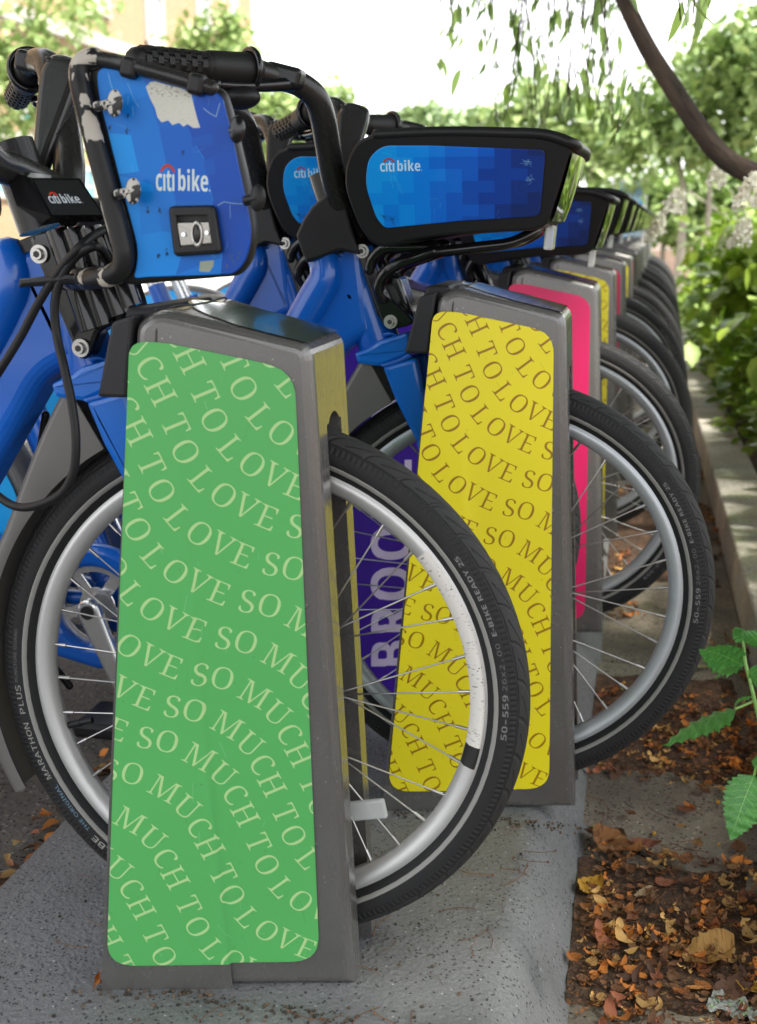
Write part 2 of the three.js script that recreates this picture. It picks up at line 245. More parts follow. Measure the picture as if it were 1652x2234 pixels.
// a sheet that follows the near face, standing `off` proud of it; bottom edge folded proud left of the crease
const creaseX = y => -0.052 + (0.8 - y) * 0.06;
function faceSheet(outline, off, crease, side = 1) { // outline polygon in x,y; rows of a grid clipped to it
  const ys = outline.map(p => p[1]), y0 = Math.min(...ys), y1 = Math.max(...ys), rows = 70, cols = 18, pos = [], uv = [], idx = [];
  const span = y => { const xs = []; for (let i = 0; i < outline.length; i++) { const a = outline[i], b = outline[(i + 1) % outline.length]; if ((a[1] - y) * (b[1] - y) <= 0 && a[1] !== b[1]) xs.push(a[0] + (b[0] - a[0]) * (y - a[1]) / (b[1] - a[1])); } return [Math.min(...xs), Math.max(...xs)]; };
  for (let j = 0; j <= rows; j++) { let y = y0 + (y1 - y0) * j / rows; const t = j / rows; const yy = Math.min(y1 - 1e-5, Math.max(y0 + 1e-5, y0 + (y1 - y0) * (0.5 - 0.5 * Math.cos(Math.PI * t)))); const [a, b] = span(yy), c = creaseX(yy), inside = crease && c > a + 0.01 && c < b - 0.01;
    const xs = []; if (inside) { for (let i = 0; i < cols / 2; i++) xs.push(a + (c - 0.0015 - a) * i / (cols / 2 - 1)); for (let i = 0; i < cols / 2; i++) xs.push(c + 0.0015 + (b - c - 0.0015) * i / (cols / 2 - 1)); } else for (let i = 0; i < cols; i++) xs.push(a + (b - a) * i / (cols - 1));
    xs.forEach(x => { const fold = crease && x < c ? 0.0042 * Math.min(1, Math.max(0, (0.74 - yy) / 0.5)) : 0; pos.push(x, yy, side * (halfT(x) + off + fold)); uv.push((x + 0.15) / 0.30, (yy - 0.01) / 0.78); }); }
  for (let j = 0; j < rows; j++) for (let i = 0; i < cols - 1; i++) { const a = j * cols + i; side > 0 ? idx.push(a, a + 1, a + cols, a + 1, a + cols + 1, a + cols) : idx.push(a, a + cols, a + 1, a + 1, a + cols, a + cols + 1); }
  const g = new THREE.BufferGeometry(); g.setAttribute('position', new THREE.Float32BufferAttribute(pos, 3)); g.setAttribute('uv', new THREE.Float32BufferAttribute(uv, 2)); g.setIndex(idx); g.computeVertexNormals(); return g;
}
const panelPts = roundPoly([[-0.1485, 0.034], [-0.088, 0.772], [-0.055, 0.772], [0.0795, 0.743], [0.097, 0.034]], [0.034, 0.036, 0.03, 0.03, 0.034], 8);
const plateLeft = []; for (const p of [[-0.157, 0.0], [-0.0985, 0.66]]) plateLeft.push(p); plateLeft.push([creaseX(0.66), 0.66], [creaseX(0), 0]);
const geoPanel = faceSheet(panelPts, 0.0022, true), geoPanelFar = faceSheet(panelPts, 0.0022, false, -1), geoSkirt = (() => { // thin plate lapped over the left half of the face
  const g = faceSheet(plateLeft, 0.0, false); const P = g.attributes.position; for (let i = 0; i < P.count; i++) { const f = 0.0042 * Math.min(1, Math.max(0, (0.74 - P.getY(i)) / 0.5)); P.setZ(i, P.getZ(i) + f); } return g; })();
const skirtEdge = ext([[0, 0], [0.0005, 0], [0.0005, 0.6], [0, 0.6]], 0, 0.001, 0);
// top cover: a curved dark sheet on the sloping top
const topCover = (() => { const n = 24, m = 8, pos = [], idx = []; const topY = x => 0.806 - (x + 0.06) * (0.806 - 0.768) / 0.156;
  for (let i = 0; i <= n; i++) { const t = i / n, x = -0.062 + t * 0.152, w = (halfT(x) * 0.93) * Math.min(1, Math.pow(Math.min(1, t / 0.55 + 0.02), 0.45) * 0.86 + 0.14 * t); for (let j = 0; j <= m; j++) { const s = j / m * 2 - 1; pos.push(x, topY(x) + 0.0022 - 0.001 * s * s, s * w); } }
  for (let i = 0; i < n; i++) for (let j = 0; j < m; j++) { const a = i * (m + 1) + j; idx.push(a, a + 1, a + m + 1, a + 1, a + m + 2, a + m + 1); }
  const g = new THREE.BufferGeometry(); g.setAttribute('position', new THREE.Float32BufferAttribute(pos, 3)); g.setIndex(idx); g.computeVertexNormals(); return planarUV(g, 6); })();
const latchGeo = (() => { const pts = roundPoly([[-0.13, 0.712], [-0.109, 0.792], [-0.084, 0.8], [-0.096, 0.712]], 0.004, 2); const a = ext(pts, 0.035, 0.118, 0.004), b = ext(pts, -0.118, -0.035, 0.004), c = ext(roundPoly([[-0.112, 0.775], [-0.104, 0.806], [-0.07, 0.807], [-0.07, 0.775]], 0.006), -0.09, 0.09, 0.005); return [a, b, c]; })();
const seamGeo = merge([1, -1].map(s => tube([[-0.062, 0.75, s * (halfT(-0.062) + 0.0002)], [-0.06, 0.79, s * (halfT(-0.06) - 0.002)], [-0.055, 0.8045, s * (halfT(-0.06) - 0.02)], [-0.05, 0.8055, s * 0.03], [-0.048, 0.8055, 0]], 0.0011, 20, 5)));
const docks = [];
function makeDock(theme, label) {
  const t = thing('docking_post', label, 'docking post', [0, 0, 0], 'docking posts along the bike row');
  mesh(t, 'body', dockGeo, M.dock); mesh(t, 'skirt_plate', geoSkirt, M.dock);
  mesh(t, 'side_panel', geoPanel, theme.side); mesh(t, 'side_panel', geoPanelFar, theme.side); mesh(t, 'top_cover', topCover, theme.topMat);
  mesh(t, 'latch', latchGeo, M.dockBlack); mesh(t, 'seam', seamGeo, M.inside);
  return t;
}
function placeDock(theme, x, z, label) {
  let t = docks.find(d => d.theme === theme)?.t;
  if (t) { t = t.clone(); t.name = numbered('docking_post'); t.userData = { ...t.userData, label }; scene.add(t); } else { t = makeDock(theme, label); docks.push({ theme, t }); }
  t.position.set(x, 0, z); return t;
}
const NA = 11, NB = 12, DX = 0.018, DZ = -0.836, A0 = [-0.428, -1.272], B0 = [-0.192, -1.777];
const posA = k => [A0[0] + DX * k, A0[1] + DZ * k], posB = k => [B0[0] + DX * k, B0[1] + DZ * k];
const ord = ['first', 'second', 'third', 'fourth', 'fifth', 'sixth', 'seventh', 'eighth', 'ninth', 'tenth', 'eleventh', 'twelfth', 'thirteenth'];
const thA = ['green', 'purple', 'green', 'purple', 'green', 'purple', 'green', 'purple', 'green', 'purple', 'green'], thB = ['yellow', 'pink', 'yellow', 'pink', 'yellow', 'pink', 'yellow', 'pink', 'yellow', 'pink', 'yellow', 'pink'];
for (let k = 0; k < NA; k++) placeDock(themes[thA[k]], ...posA(k), k === 0 ? 'grey docking post with green side panel lettered SO MUCH TO LOVE, nearest of all' : k === 1 ? 'grey docking post with purple BROOKLYN side panel behind the nearest yellow post' : `grey docking post with ${thA[k]} side panel, ${ord[k]} from the near end in the set-back row`);
for (let k = 0; k < NB; k++) placeDock(themes[thB[k]], ...posB(k), k === 0 ? 'grey docking post with large yellow lettered side panel beside the green post' : k === 1 ? 'grey docking post with plain bright pink side panel behind the yellow post' : `grey docking post with ${thB[k]} side panel, ${ord[k]} from the near end in the forward row`);

// ---------------------------------------------------------------- share bikes: built from metres about the front wheel's foot
// the outlines were measured on the second bike (L2) and on the nearest one (L1), each on its own upright plane
const L = (base, wy) => (px, py, dz = 0) => { const p = onZ(px, py, base[1] + dz); return V(p.x - base[0], p.y - wy + WY, dz); };
const L2 = L(B0, 0.337), L1 = L(A0, 0.349);
const c1 = (x, y) => [x / 2.7537, 54.5 + y / 2.7537], c2 = (x, y) => [490.8 + x / 2.0194, 163.6 + y / 2.0194], c3 = (x, y) => [x / 3.029, 600 + y / 3.029], c4 = (x, y) => [709 + x / 3.786, 545.4 + y / 3.786], c9 = (x, y) => [490.8 + x / 3.786, 272.7 + y / 3.786];
const xy = (Lf, conv, list, dz) => list.map(p => { const q = Lf(...(conv ? conv(...p) : p), dz); return [q.x, q.y]; });
const xyz = (Lf, conv, list) => list.map(p => Lf(...(conv ? conv(p[0], p[1]) : [p[0], p[1]]), p[2]));

// tyre: profile swept round, with its own print and tread relief
const R0 = 0.332;
function tyreTex(kind) {
  const bump = canvasTex(2048, 256, (g, w, h) => { g.fillStyle = '#a0a0a0'; g.fillRect(0, 0, w, h);
    g.strokeStyle = '#101010'; const n = 44; for (let i = -1; i <= n; i++) { const x = i * w / n; g.lineWidth = 5; for (const s of [1, -1]) { g.beginPath(); g.moveTo(x, h / 2 + s * 4); g.quadraticCurveTo(x + 34, h / 2 + s * 16, x + 40, h / 2 + s * 46); g.stroke(); g.lineWidth = 3; g.beginPath(); g.moveTo(x + 22, h / 2 + s * 12); g.lineTo(x + 66, h / 2 + s * 38); g.stroke(); } }
    g.lineWidth = 3; for (const y of [h / 2, h / 2 - 47, h / 2 + 47]) { g.beginPath(); g.moveTo(0, y); g.lineTo(w, y); g.stroke(); }
    for (const s of [1, -1]) for (let x = 0; x < w; x += 7) { g.fillStyle = '#606060'; g.fillRect(x, h / 2 + s * 58 - 7, 3, 14); } }, false);
  const map = canvasTex(2048, 256, (g, w, h) => { g.fillStyle = '#212122'; g.fillRect(0, 0, w, h); g.fillStyle = '#2a2a2a'; g.fillRect(0, h / 2 - 46, w, 92);
    for (let i = 0; i < 5000; i++) { g.fillStyle = `rgba(${rnd() > .5 ? '120,116,108' : '10,10,10'},${rnd() * .10})`; g.fillRect(rnd() * w, rnd() * h, 1 + rnd() * 7, 1 + rnd() * 2); }
    // dry dust in scattered grains on the tread
    for (let i = 0; i < 900; i++) { g.fillStyle = `rgba(150,140,125,${rnd() * .22})`; g.fillRect(rnd() * w, h / 2 + gauss() * 26, 1 + rnd() * 3, 1 + rnd() * 2); }
    const put = (deg, txt, font, fill, flip, dy = 0) => { for (const turn of [0, 360, -360]) { g.save(); g.translate((deg + turn) / 360 * w, h - 53 + dy); g.scale(flip ? 1 : -1, flip ? -1 : 1); g.fillStyle = fill; g.font = font; g.textAlign = 'center'; g.textBaseline = 'middle'; g.fillText(txt, 0, 0); g.restore(); } };
    // near side of the tyre is the top edge of this picture; angle runs counter-clockwise from the front
    put(-1, '50-559', 'bold 17px monospace', '#777777', true); put(10.5, '26x2.00', '15px monospace', '#666666', true); put(27, 'E-BIKE READY 25', 'bold 14px sans-serif', '#787876', true);
    if (kind === 'marathon') { put(195.5, 'MARATHON PLUS', '18px monospace', '#96968f', false); put(216.5, 'THE ORIGINAL', '12px sans-serif', '#6d94ad', false, 6); put(233, 'SCHWALBE', 'bold 19px monospace', '#96968f', false); put(176, 'PUNCTURE GUARD', '9px sans-serif', '#6a6a66', false); }
    else { put(200, '50-559', 'bold 17px monospace', '#777777', false); } });
  map.wrapS = bump.wrapS = THREE.RepeatWrapping; return phy('#ffffff', 0.66, 0, { map, bumpMap: bump, bumpScale: 0.003, specularIntensity: 0.6 });
}
const tyreA = tyreTex('marathon'), tyreB = tyreTex('plain');
const tyreProf = (() => { const p = []; const n = 26, hw = 0.0235, rc = R0 - 0.026; for (let i = 0; i <= n; i++) { const a = (-0.86 + 1.72 * i / n) * Math.PI; p.push([rc + Math.cos(a) * 0.026, Math.sin(a) * hw * -1 + 0]); } return p; })();
function lathe(prof, n, t0 = 0, t1 = Math.PI * 2) { // profile of [radius, z] turned about the wheel's axle; u along the turn, v across
  const pos = [], uv = [], idx = [], m = prof.length; for (let j = 0; j <= n; j++) { const a = t0 + (t1 - t0) * j / n; prof.forEach((p, i) => { pos.push(p[0] * Math.cos(a), p[0] * Math.sin(a), p[1]); uv.push(a / (Math.PI * 2), i / (m - 1)); }); }
  for (let j = 0; j < n; j++) for (let i = 0; i < m - 1; i++) { const a = j * m + i; idx.push(a, a + 1, a + m, a + 1, a + m + 1, a + m); }
  const g = new THREE.BufferGeometry(); g.setAttribute('position', new THREE.Float32BufferAttribute(pos, 3)); g.setAttribute('uv', new THREE.Float32BufferAttribute(uv, 2)); g.setIndex(idx); g.computeVertexNormals(); return g;
}
const tyreGeo = lathe(tyreProf.map(p => [p[0], -p[1]]).reverse(), 128);
const rimGeo = lathe([[0.292, 0.0095], [0.2815, 0.0135], [0.2795, 0.0148], [0.2755, 0.0148], [0.268, 0.012], [0.263, 0.005], [0.262, 0], [0.263, -0.005], [0.268, -0.012], [0.2755, -0.0148], [0.2795, -0.0148], [0.2815, -0.0135], [0.292, -0.0095]], 96);
const stripeMat = std([0.24, 0.235, 0.22], 0.5), stripeGeo = merge([1, -1].map(s => lathe([[0.2918, s * 0.0190], [0.2922, s * 0.0203], [0.2945, s * 0.0216], [0.2968, s * 0.0226], [0.2976, s * 0.0222], [0.2976, s * 0.0212]], 96)));
const spokePts = []; for (let i = 0; i < 36; i++) { const side = i % 2 ? 1 : -1, a = i / 36 * Math.PI * 2 + 0.05, b = a + (Math.floor(i / 2) % 2 ? 1 : -1) * 1.15; spokePts.push([V(Math.cos(b) * 0.03, Math.sin(b) * 0.03, side * 0.032), V(Math.cos(a) * 0.2625, Math.sin(a) * 0.2625, side * 0.002)]); }
const spokeGeo = spokePts.map(([a, b]) => { const n = b.clone().lerp(a, 0.06); return merge([rod(a, b, 0.0011, 5), rod(n, b, 0.0022, 6)]); });
const spokesAll = merge(spokeGeo.map(g => g)), spokesFar = merge(spokePts.map(([a, b]) => rod(a, b, 0.0012, 3)));
const hubGeo = (() => { const h = (r, w, z) => { const g = new THREE.CylinderGeometry(r, r, w, 20); g.rotateX(Math.PI / 2); g.translate(0, 0, z); return g; }; return [h(0.018, 0.075, 0), h(0.034, 0.006, 0.033), h(0.034, 0.006, -0.033), h(0.007, 0.13, 0)]; })();
const hubMerged = merge(hubGeo);
const reflGeo = (() => { const g = new RoundedBoxGeometry(0.026, 0.075, 0.008, 3, 0.004); return g; })();
const valveGeo = merge([rod([0.262, 0, 0], [0.245, 0, 0], 0.0048), rod([0.245, 0, 0], [0.228, 0, 0], 0.004)]);
function wheel(parent, name, x, y, opt) {
  const w = new THREE.Group(); w.name = name; w.position.set(x, y, 0); w.rotation.z = 0; parent.add(w);
  mesh(w, 'tyre', tyreGeo, opt.tyre || tyreB); mesh(w, 'rim', rimGeo, opt.rim || M.rim); mesh(w, 'reflective_stripe', stripeGeo, stripeMat); mesh(w, 'hub', hubMerged, M.alu);
  if (opt.detail) for (const g of spokeGeo) mesh(w, 'spoke', g, M.steel); else { const s = mesh(w, 'spokes', spokesFar, M.steel); s.userData.kind = 'stuff'; }
  if (opt.valve !== undefined) { const v = mesh(w, 'valve', valveGeo, M.cable); v.rotation.z = opt.valve; }
  if (opt.refl !== undefined) { const a = opt.refl, r = mesh(w, 'wheel_reflector', reflGeo, M.clear); r.position.set(Math.cos(a) * 0.195, Math.sin(a) * 0.195, 0.012); r.rotation.z = a + (opt.reflTilt || 0); }
  if (opt.tape) { const tg = lathe([[0.281, 0.0142], [0.2795, 0.0154], [0.2755, 0.0154], [0.2675, 0.0127], [0.2625, 0.0055]], 40, -0.28, 0.72); { const u = tg.attributes.uv; for (let i = 0; i < u.count; i++) u.setX(i, 1 - (u.getX(i) * Math.PI * 2 + 0.28)); } const t = mesh(w, 'rim_tape', tg, rimTape); t.userData.label = 'chipped white tape stuck round part of the rim'; }
  return w;
}
const rimTape = std('#ffffff', 0.5, 0, { map: canvasTex(1024, 64, (g, w, h) => { g.fillStyle = '#d2cfc8'; g.fillRect(0, 0, w, h); for (let i = 0; i < 140; i++) { g.fillStyle = rnd() > .6 ? 'rgba(40,38,36,.75)' : 'rgba(150,146,138,.6)'; const x = rnd() * w; g.beginPath(); g.ellipse(x, rnd() * h, 0.5 + rnd() * 2, 1 + rnd() * 7, 0, 0, 7); g.fill(); } g.fillStyle = '#1c1b1a'; g.fillRect(w * 0.9, 0, w * 0.1, h); }) });
rimTape.map.wrapS = THREE.RepeatWrapping;

// fender: a hood round the wheel that rises towards the fork
function fenderGeo(a0, a1, rise) {
  const n = 44, pos = [], idx = []; const sec = [[-0.022, 0.036], [-0.008, 0.0375], [0, 0.034], [0.003, 0.02], [0.0035, 0], [0.003, -0.02], [0, -0.034], [-0.008, -0.0375], [-0.022, -0.036]];
  const full = [...sec, ...sec.slice().reverse().map(p => [p[0] - 0.003 * (p[0] > -0.02 ? 1 : 0), p[1] * 0.93])], m = full.length;
  for (let j = 0; j <= n; j++) { const a = a0 + (a1 - a0) * j / n, e = Math.max(0, (rise - a) / 0.5), up = 0.06 * Math.pow(e, 1.7), ro = 0.352 + up; full.forEach(p => { const r = p[0] < -0.015 ? 0.334 : ro + p[0]; pos.push(r * Math.cos(a), r * Math.sin(a), p[1]); }); }
  for (let j = 0; j < n; j++) for (let i = 0; i < m; i++) { const a = j * m + i, b = j * m + (i + 1) % m; idx.push(a, b, a + m, b, b + m, a + m); }
  const g = new THREE.BufferGeometry(); g.setAttribute('position', new THREE.Float32BufferAttribute(pos, 3)); g.setIndex(idx); const q = g.toNonIndexed(); q.computeVertexNormals(); return g.computeVertexNormals(), g;
}
const deg = d => d * Math.PI / 180;
const fenderFront = fenderGeo(deg(119.5), deg(207), deg(150)), fenderRear = fenderGeo(deg(20), deg(200), -9);

// writing and print of the bikes
function bikeLogo(g, x, y, s, fill = '#e8eef2', tall = 1.15) { // the operator's word mark, two words with the red arc
  g.save(); g.translate(x, y); g.scale(s, s * tall); g.fillStyle = fill; g.textBaseline = 'alphabetic'; g.textAlign = 'left';
  g.font = '100px sans-serif'; g.lineJoin = 'round'; g.strokeStyle = fill; g.lineWidth = 5; g.fillText('c\u0131t\u0131', 0, 0); g.strokeText('c\u0131t\u0131', 0, 0); const w = g.measureText('c\u0131t\u0131').width;
  g.font = 'bold 100px sans-serif'; g.fillText('bike', w + 12, 0); g.fillRect(w + 14 + g.measureText('bike').width, -7, 7, 7);
  g.strokeStyle = '#d8402e'; g.lineWidth = 13; g.lineCap = 'butt'; g.beginPath(); g.arc(w * 0.62, -30, w * 0.42, Math.PI * 1.2, Math.PI * 1.8); g.stroke(); g.restore();
}
function mosaic(g, w, h, cols, n, sx, sy) { g.fillStyle = cols[0]; g.fillRect(0, 0, w, h); for (let j = 0; j < sy; j++) for (let i = 0; i < sx; i++) { const lump = H2(i >> 1, (j + (i >> 1)) >> 1, 44), t = i / sx + (lump - 0.5) * 0.2 + (rnd() - 0.5) * 0.09 + (j / sy - 0.5) * 0.12; const k = Math.max(0, Math.min(cols.length - 1, Math.floor(t * cols.length))); g.fillStyle = cols[k]; g.fillRect(Math.floor(i * w / sx), Math.floor(j * h / sy), Math.ceil(w / sx) + 1, Math.ceil(h / sy) + 1); } }
const scratch = (g, w, h, n, c) => { for (let i = 0; i < n; i++) { g.strokeStyle = c; g.globalAlpha = 0.15 + rnd() * 0.5; g.lineWidth = 0.6 + rnd() * 2.2; g.beginPath(); const x = rnd() * w, y = rnd() * h; g.moveTo(x, y); g.quadraticCurveTo(x + gauss() * 30, y + gauss() * 50, x + gauss() * 60, y + gauss() * 90); g.stroke(); } g.globalAlpha = 1; };
const basketTex = canvasTex(1024, 460, (g, w, h) => { mosaic(g, w, h, ['#16a0ea', '#0b93e6', '#0884e0', '#0670d2', '#0560c4', '#0550ae', '#06409a', '#08337e', '#0a2a68'], 7, 11, 7); bikeLogo(g, 85, 140, 0.68); scratch(g, w, h, 16, '#dfe8ee');
  for (const [x, y] of [[0.90, .22], [0.92, .42], [.10, .86], [.14, .90]]) for (let i = 0; i < 14; i++) { g.strokeStyle = x < .5 ? 'rgba(20,30,50,.7)' : 'rgba(215,228,240,.65)'; g.lineWidth = 1.5; g.beginPath(); g.moveTo(w * x + gauss() * 18, h * y + gauss() * 14); g.lineTo(w * x + gauss() * 34, h * y + gauss() * 24); g.stroke(); } });
const basketMat = phy([0.55, 0.74, 0.86], 0.3, 0, { map: basketTex, clearcoat: 0.45, clearcoatRoughness: 0.1, specularIntensity: 0.5 });

// --- frame geometry, shared by every bike
const BB = [-0.656, 0.284], RW = [-1.12, WY];
const headA = L2(764, 545), headB = L2(835, 770);
const G = {};
G.head = [rod(headA, headB, 0.033, 24)];
const hd = headB.clone().sub(headA).normalize();
G.headFin = ext(xy(L2, c4, [[150, -20], [215, -20], [490, 700], [480, 740], [440, 745]], 0), -0.02, 0.02, 0.006);
const beamPts = roundPoly([[-0.205, 0.868], [-0.268, 0.86], [-0.283, 0.818], [-0.296, 0.789], [-0.323, 0.744], [-0.382, 0.643], [-0.446, 0.533], [-0.512, 0.42], [-0.575, 0.342], [-0.68, 0.322], [-0.70, 0.25], [-0.65, 0.215], [-0.52, 0.262], [-0.432, 0.40], [-0.378, 0.501], [-0.301, 0.616], [-0.235, 0.715], [-0.19, 0.735]], [0.004, 0.01, 0.02, 0.02, 0.03, 0.06, 0.06, 0.06, 0.06, 0.03, 0.03, 0.03, 0.06, 0.06, 0.06, 0.06, 0.03, 0.01], 5);
G.beam = ext(beamPts, -0.034, 0.034, 0.02, 5);
G.rib = tube(xyz(L2, c9, [[815, 1100, 0.026], [835, 1180, 0.028], [830, 1270, 0.03], [760, 1400, 0.03], [650, 1590, 0.03], [560, 1750, 0.028]]), t => 0.026 - 0.004 * Math.abs(t - 0.5), 40, 16);
G.weld = (() => { const g = [], put = (pts, n) => { const c = new THREE.CatmullRomCurve3(pts); for (let i = 0; i < n; i++) { const q = c.getPointAt(i / (n - 1)), k = new THREE.SphereGeometry(0.0042, 7, 5); k.scale(1.25, 0.62, 0.7); k.rotateZ(-0.3); k.translate(q.x, q.y, q.z); g.push(k); } }; put(xyz(L2, c4, [[118, 180, 0.026], [108, 400, 0.03], [135, 560, 0.031], [175, 700, 0.03]]), 34); put(xyz(L2, c4, [[485, 955, 0.05], [560, 935, 0.05], [640, 905, 0.05], [700, 872, 0.05]]), 16); put(xyz(L2, c4, [[495, 720, 0.02], [505, 700, 0.03], [545, 690, 0.032], [580, 700, 0.03]]), 9); return merge(g); })();
G.seatTube = rod([BB[0], BB[1], 0], [-0.845, 0.74, 0], 0.024, 20);
G.stays = merge([1, -1].flatMap(s => [tube([[-0.84, 0.66, s * 0.02], [-0.98, 0.5, s * 0.055], [RW[0], RW[1], s * 0.065]], 0.012, 20, 8), tube([[BB[0], BB[1], s * 0.03], [-0.9, 0.30, s * 0.06], [RW[0], RW[1], s * 0.065]], 0.013, 20, 8)]));
G.crown = (() => { const p = xy(L2, c4, [[262, 845], [405, 785], [465, 740], [700, 672], [760, 830], [705, 862], [480, 955], [288, 930]], 0.03); return ext(roundPoly(p, 0.004), -0.048, 0.048, 0.006); })();
const bladePts = roundPoly([...xy(L2, c4, [[484, 952], [770, 880], [882, 1400], [884, 1640], [800, 1640], [590, 1230]], 0.04), ], 0.008);
G.blade = [1, -1].map(s => { const g = ext(bladePts, 0.034, 0.054, 0.008, 3); if (s < 0) g.translate(0, 0, -0.088); return g; });
const legP = [L2(...c4(842, 1600), 0.044), V(-0.045, 0.46, 0.044), V(-0.012, 0.39, 0.046), V(0, WY, 0.046)];
G.leg = [1, -1].map(s => tube(legP.map(p => V(p.x, p.y, p.z * s)), t => 0.016 - 0.006 * t, 16, 10));
G.bracketPlate = (() => { const p = roundPoly(xy(L2, c4, [[235, -30], [330, -60], [400, 90], [560, 415], [630, 470], [745, 590], [700, 625], [545, 662], [480, 610], [300, 110]], 0.045), 0.006); return merge([ext(p, 0.036, 0.048, 0.003), ext(p, -0.048, -0.036, 0.003), ext(xy(L2, c4, [[300, -20], [400, 90], [560, 415], [600, 560], [520, 600], [470, 520]], 0.0), -0.037, 0.037, 0.002)]); })();
const bolt = (p, z) => { const w = new THREE.CylinderGeometry(0.0102, 0.0102, 0.003, 24); w.rotateX(Math.PI / 2); w.translate(p.x, p.y, z); const h = new THREE.CylinderGeometry(0.006, 0.007, 0.006, 20); h.rotateX(Math.PI / 2); h.translate(p.x, p.y, z + 0.004); const k = new THREE.CylinderGeometry(0.0038, 0.0038, 0.001, 6); k.rotateX(Math.PI / 2); k.translate(p.x, p.y, z + 0.0072); return [merge([w, h]), k]; };
G.bolts = [bolt(L2(790, 548, 0.05), 0.049), bolt(L2(852, 702, 0.05), 0.049)];
const armPts = s => xyz(L2, c4, [[900, 10, 0.06], [760, 60, 0.058], [610, 115, 0.055], [510, 180, 0.055], [455, 260, 0.052], [448, 330, 0.05], [485, 400, 0.046]]).map(p => V(p.x, p.y, p.z * s));
const armPts2 = s => xyz(L2, c4, [[900, -30, 0.05], [640, -25, 0.05], [520, -20, 0.05], [440, 20, 0.048], [385, 90, 0.046], [372, 160, 0.044]]).map(p => V(p.x, p.y, p.z * s));
G.carrier = [1, -1].flatMap(s => [tube(armPts(s), 0.0092, 50, 12), tube(armPts2(s), 0.0092, 40, 12)]);
G.underRail = [1, -1].map(s => tube(xyz(L2, null, [[930, 552, 0.06], [1040, 540, 0.06], [1120, 528, 0.06], [1165, 505, 0.05], [1178, 492, 0.03]]).map(p => V(p.x, p.y, p.z * s)), 0.0085, 30, 10));
G.lamp = (() => { const p = roundPoly(xy(L2, c4, [[560, 190], [640, 215], [765, 560], [745, 590], [700, 480], [660, 400]], 0.0), 0.003); return ext(p, -0.03, 0.03, 0.004); })();
G.lampLens = ext(roundPoly(xy(L2, c4, [[628, 215], [662, 255], [775, 572], [752, 588]], 0.0), 0.003), -0.026, 0.026, 0.003);
// handlebar
G.stem = [rod(headA.clone().addScaledVector(hd, -0.02), headA.clone().addScaledVector(hd, -0.12), 0.026, 20), rod(headA.clone().addScaledVector(hd, 0.003), headA.clone().addScaledVector(hd, -0.012), 0.037, 24)];
G.collar = rod(headB.clone().addScaledVector(hd, -0.006), headB.clone().addScaledVector(hd, 0.012), 0.0365, 24);
const bar = s => [...xyz(L2, null, [[770, 505, 0.02], [745, 445, 0.045], [726, 380, 0.075], [714, 310, 0.1], [704, 255, 0.125], [688, 212, 0.145], [655, 184, 0.165], [610, 170, 0.19], [560, 155, 0.215]])].map(p => V(p.x, p.y, p.z * s));
const farBar = [[-0.216, 0.90, -0.012], [-0.222, 0.945, -0.035], [-0.236, 0.972, -0.062], [-0.25, 1.0, -0.085], [-0.262, 1.03, -0.1], [-0.274, 1.058, -0.112], [-0.29, 1.076, -0.13], [-0.318, 1.082, -0.155], [-0.345, 1.078, -0.185]].map(p => V(...p));
G.bars = [1, -1].map(s => tube(s > 0 ? bar(s) : farBar, t => 0.0185 - 0.0035 * Math.min(1, Math.max(0, (t - 0.55) * 2.4)), 60, 16));
const gripA = L2(545, 152, 0.222), gripM = L2(440, 143, 0.275), gripB = L2(300, 130, 0.345);
const gripSeg = s => s > 0 ? [gripA.clone(), gripM.clone(), gripB.clone()] : [V(-0.345, 1.078, -0.19), V(-0.385, 1.07, -0.25), V(-0.445, 1.06, -0.335)];
G.shifter = s => { const [a, m] = gripSeg(s); return tube([a, a.clone().lerp(m, 0.5), a.clone().lerp(m, 0.86)], t => 0.0215 - 0.002 * t, 16, 20); };
G.gripRing = s => { const [a] = gripSeg(s); const g = new THREE.TorusGeometry(0.025, 0.0042, 10, 28); const d = gripSeg(s)[2].sub(a).normalize(); g.applyQuaternion(new THREE.Quaternion().setFromUnitVectors(V(0, 0, 1), d)); g.translate(a.x, a.y, a.z); return g; };
G.grip = s => { const [a, m, b] = gripSeg(s); const g = [tube([a.clone().lerp(m, 0.88), m, m.clone().lerp(b, 0.5), b], 0.0155, 30, 18)]; const d = b.clone().sub(m), n = d.clone().normalize(), u = V(0, 1, 0).cross(n).normalize(), v = n.clone().cross(u);
  for (let i = 0; i < 11; i++) for (let k = 0; k < 9; k++) { const t = (i + 0.5) / 11.5, an = (k + (i % 2) / 2) / 9 * Math.PI * 2, c = m.clone().addScaledVector(d, t), nb = u.clone().multiplyScalar(Math.cos(an)).addScaledVector(v, Math.sin(an)); const q = new THREE.BoxGeometry(0.0075, 0.0085, 0.0035); q.applyMatrix4(new THREE.Matrix4().makeBasis(n, n.clone().cross(nb).negate(), nb).setPosition(c.addScaledVector(nb, 0.0158))); g.push(q); } return merge(g); };
G.lever = s => { const p = s > 0 ? xyz(L2, null, [[640, 182, 0.195], [590, 186, 0.215], [530, 188, 0.24], [472, 184, 0.265]]) : [V(-0.31, 1.06, -0.16), V(-0.33, 1.055, -0.2), V(-0.36, 1.05, -0.25), V(-0.39, 1.05, -0.29)]; const knob = new THREE.SphereGeometry(0.0085, 14, 10); knob.translate(p[3].x, p[3].y, p[3].z); return merge([tube(p, t => 0.0095 - 0.004 * t, 24, 10), knob]); };
G.leverClamp = s => { const p = s > 0 ? L2(622, 172, 0.19) : V(-0.318, 1.076, 0.16); const g = new RoundedBoxGeometry(0.05, 0.026, 0.034, 3, 0.007); g.rotateZ(-0.25); g.translate(p.x, p.y + 0.004, p.z * s); return g; };
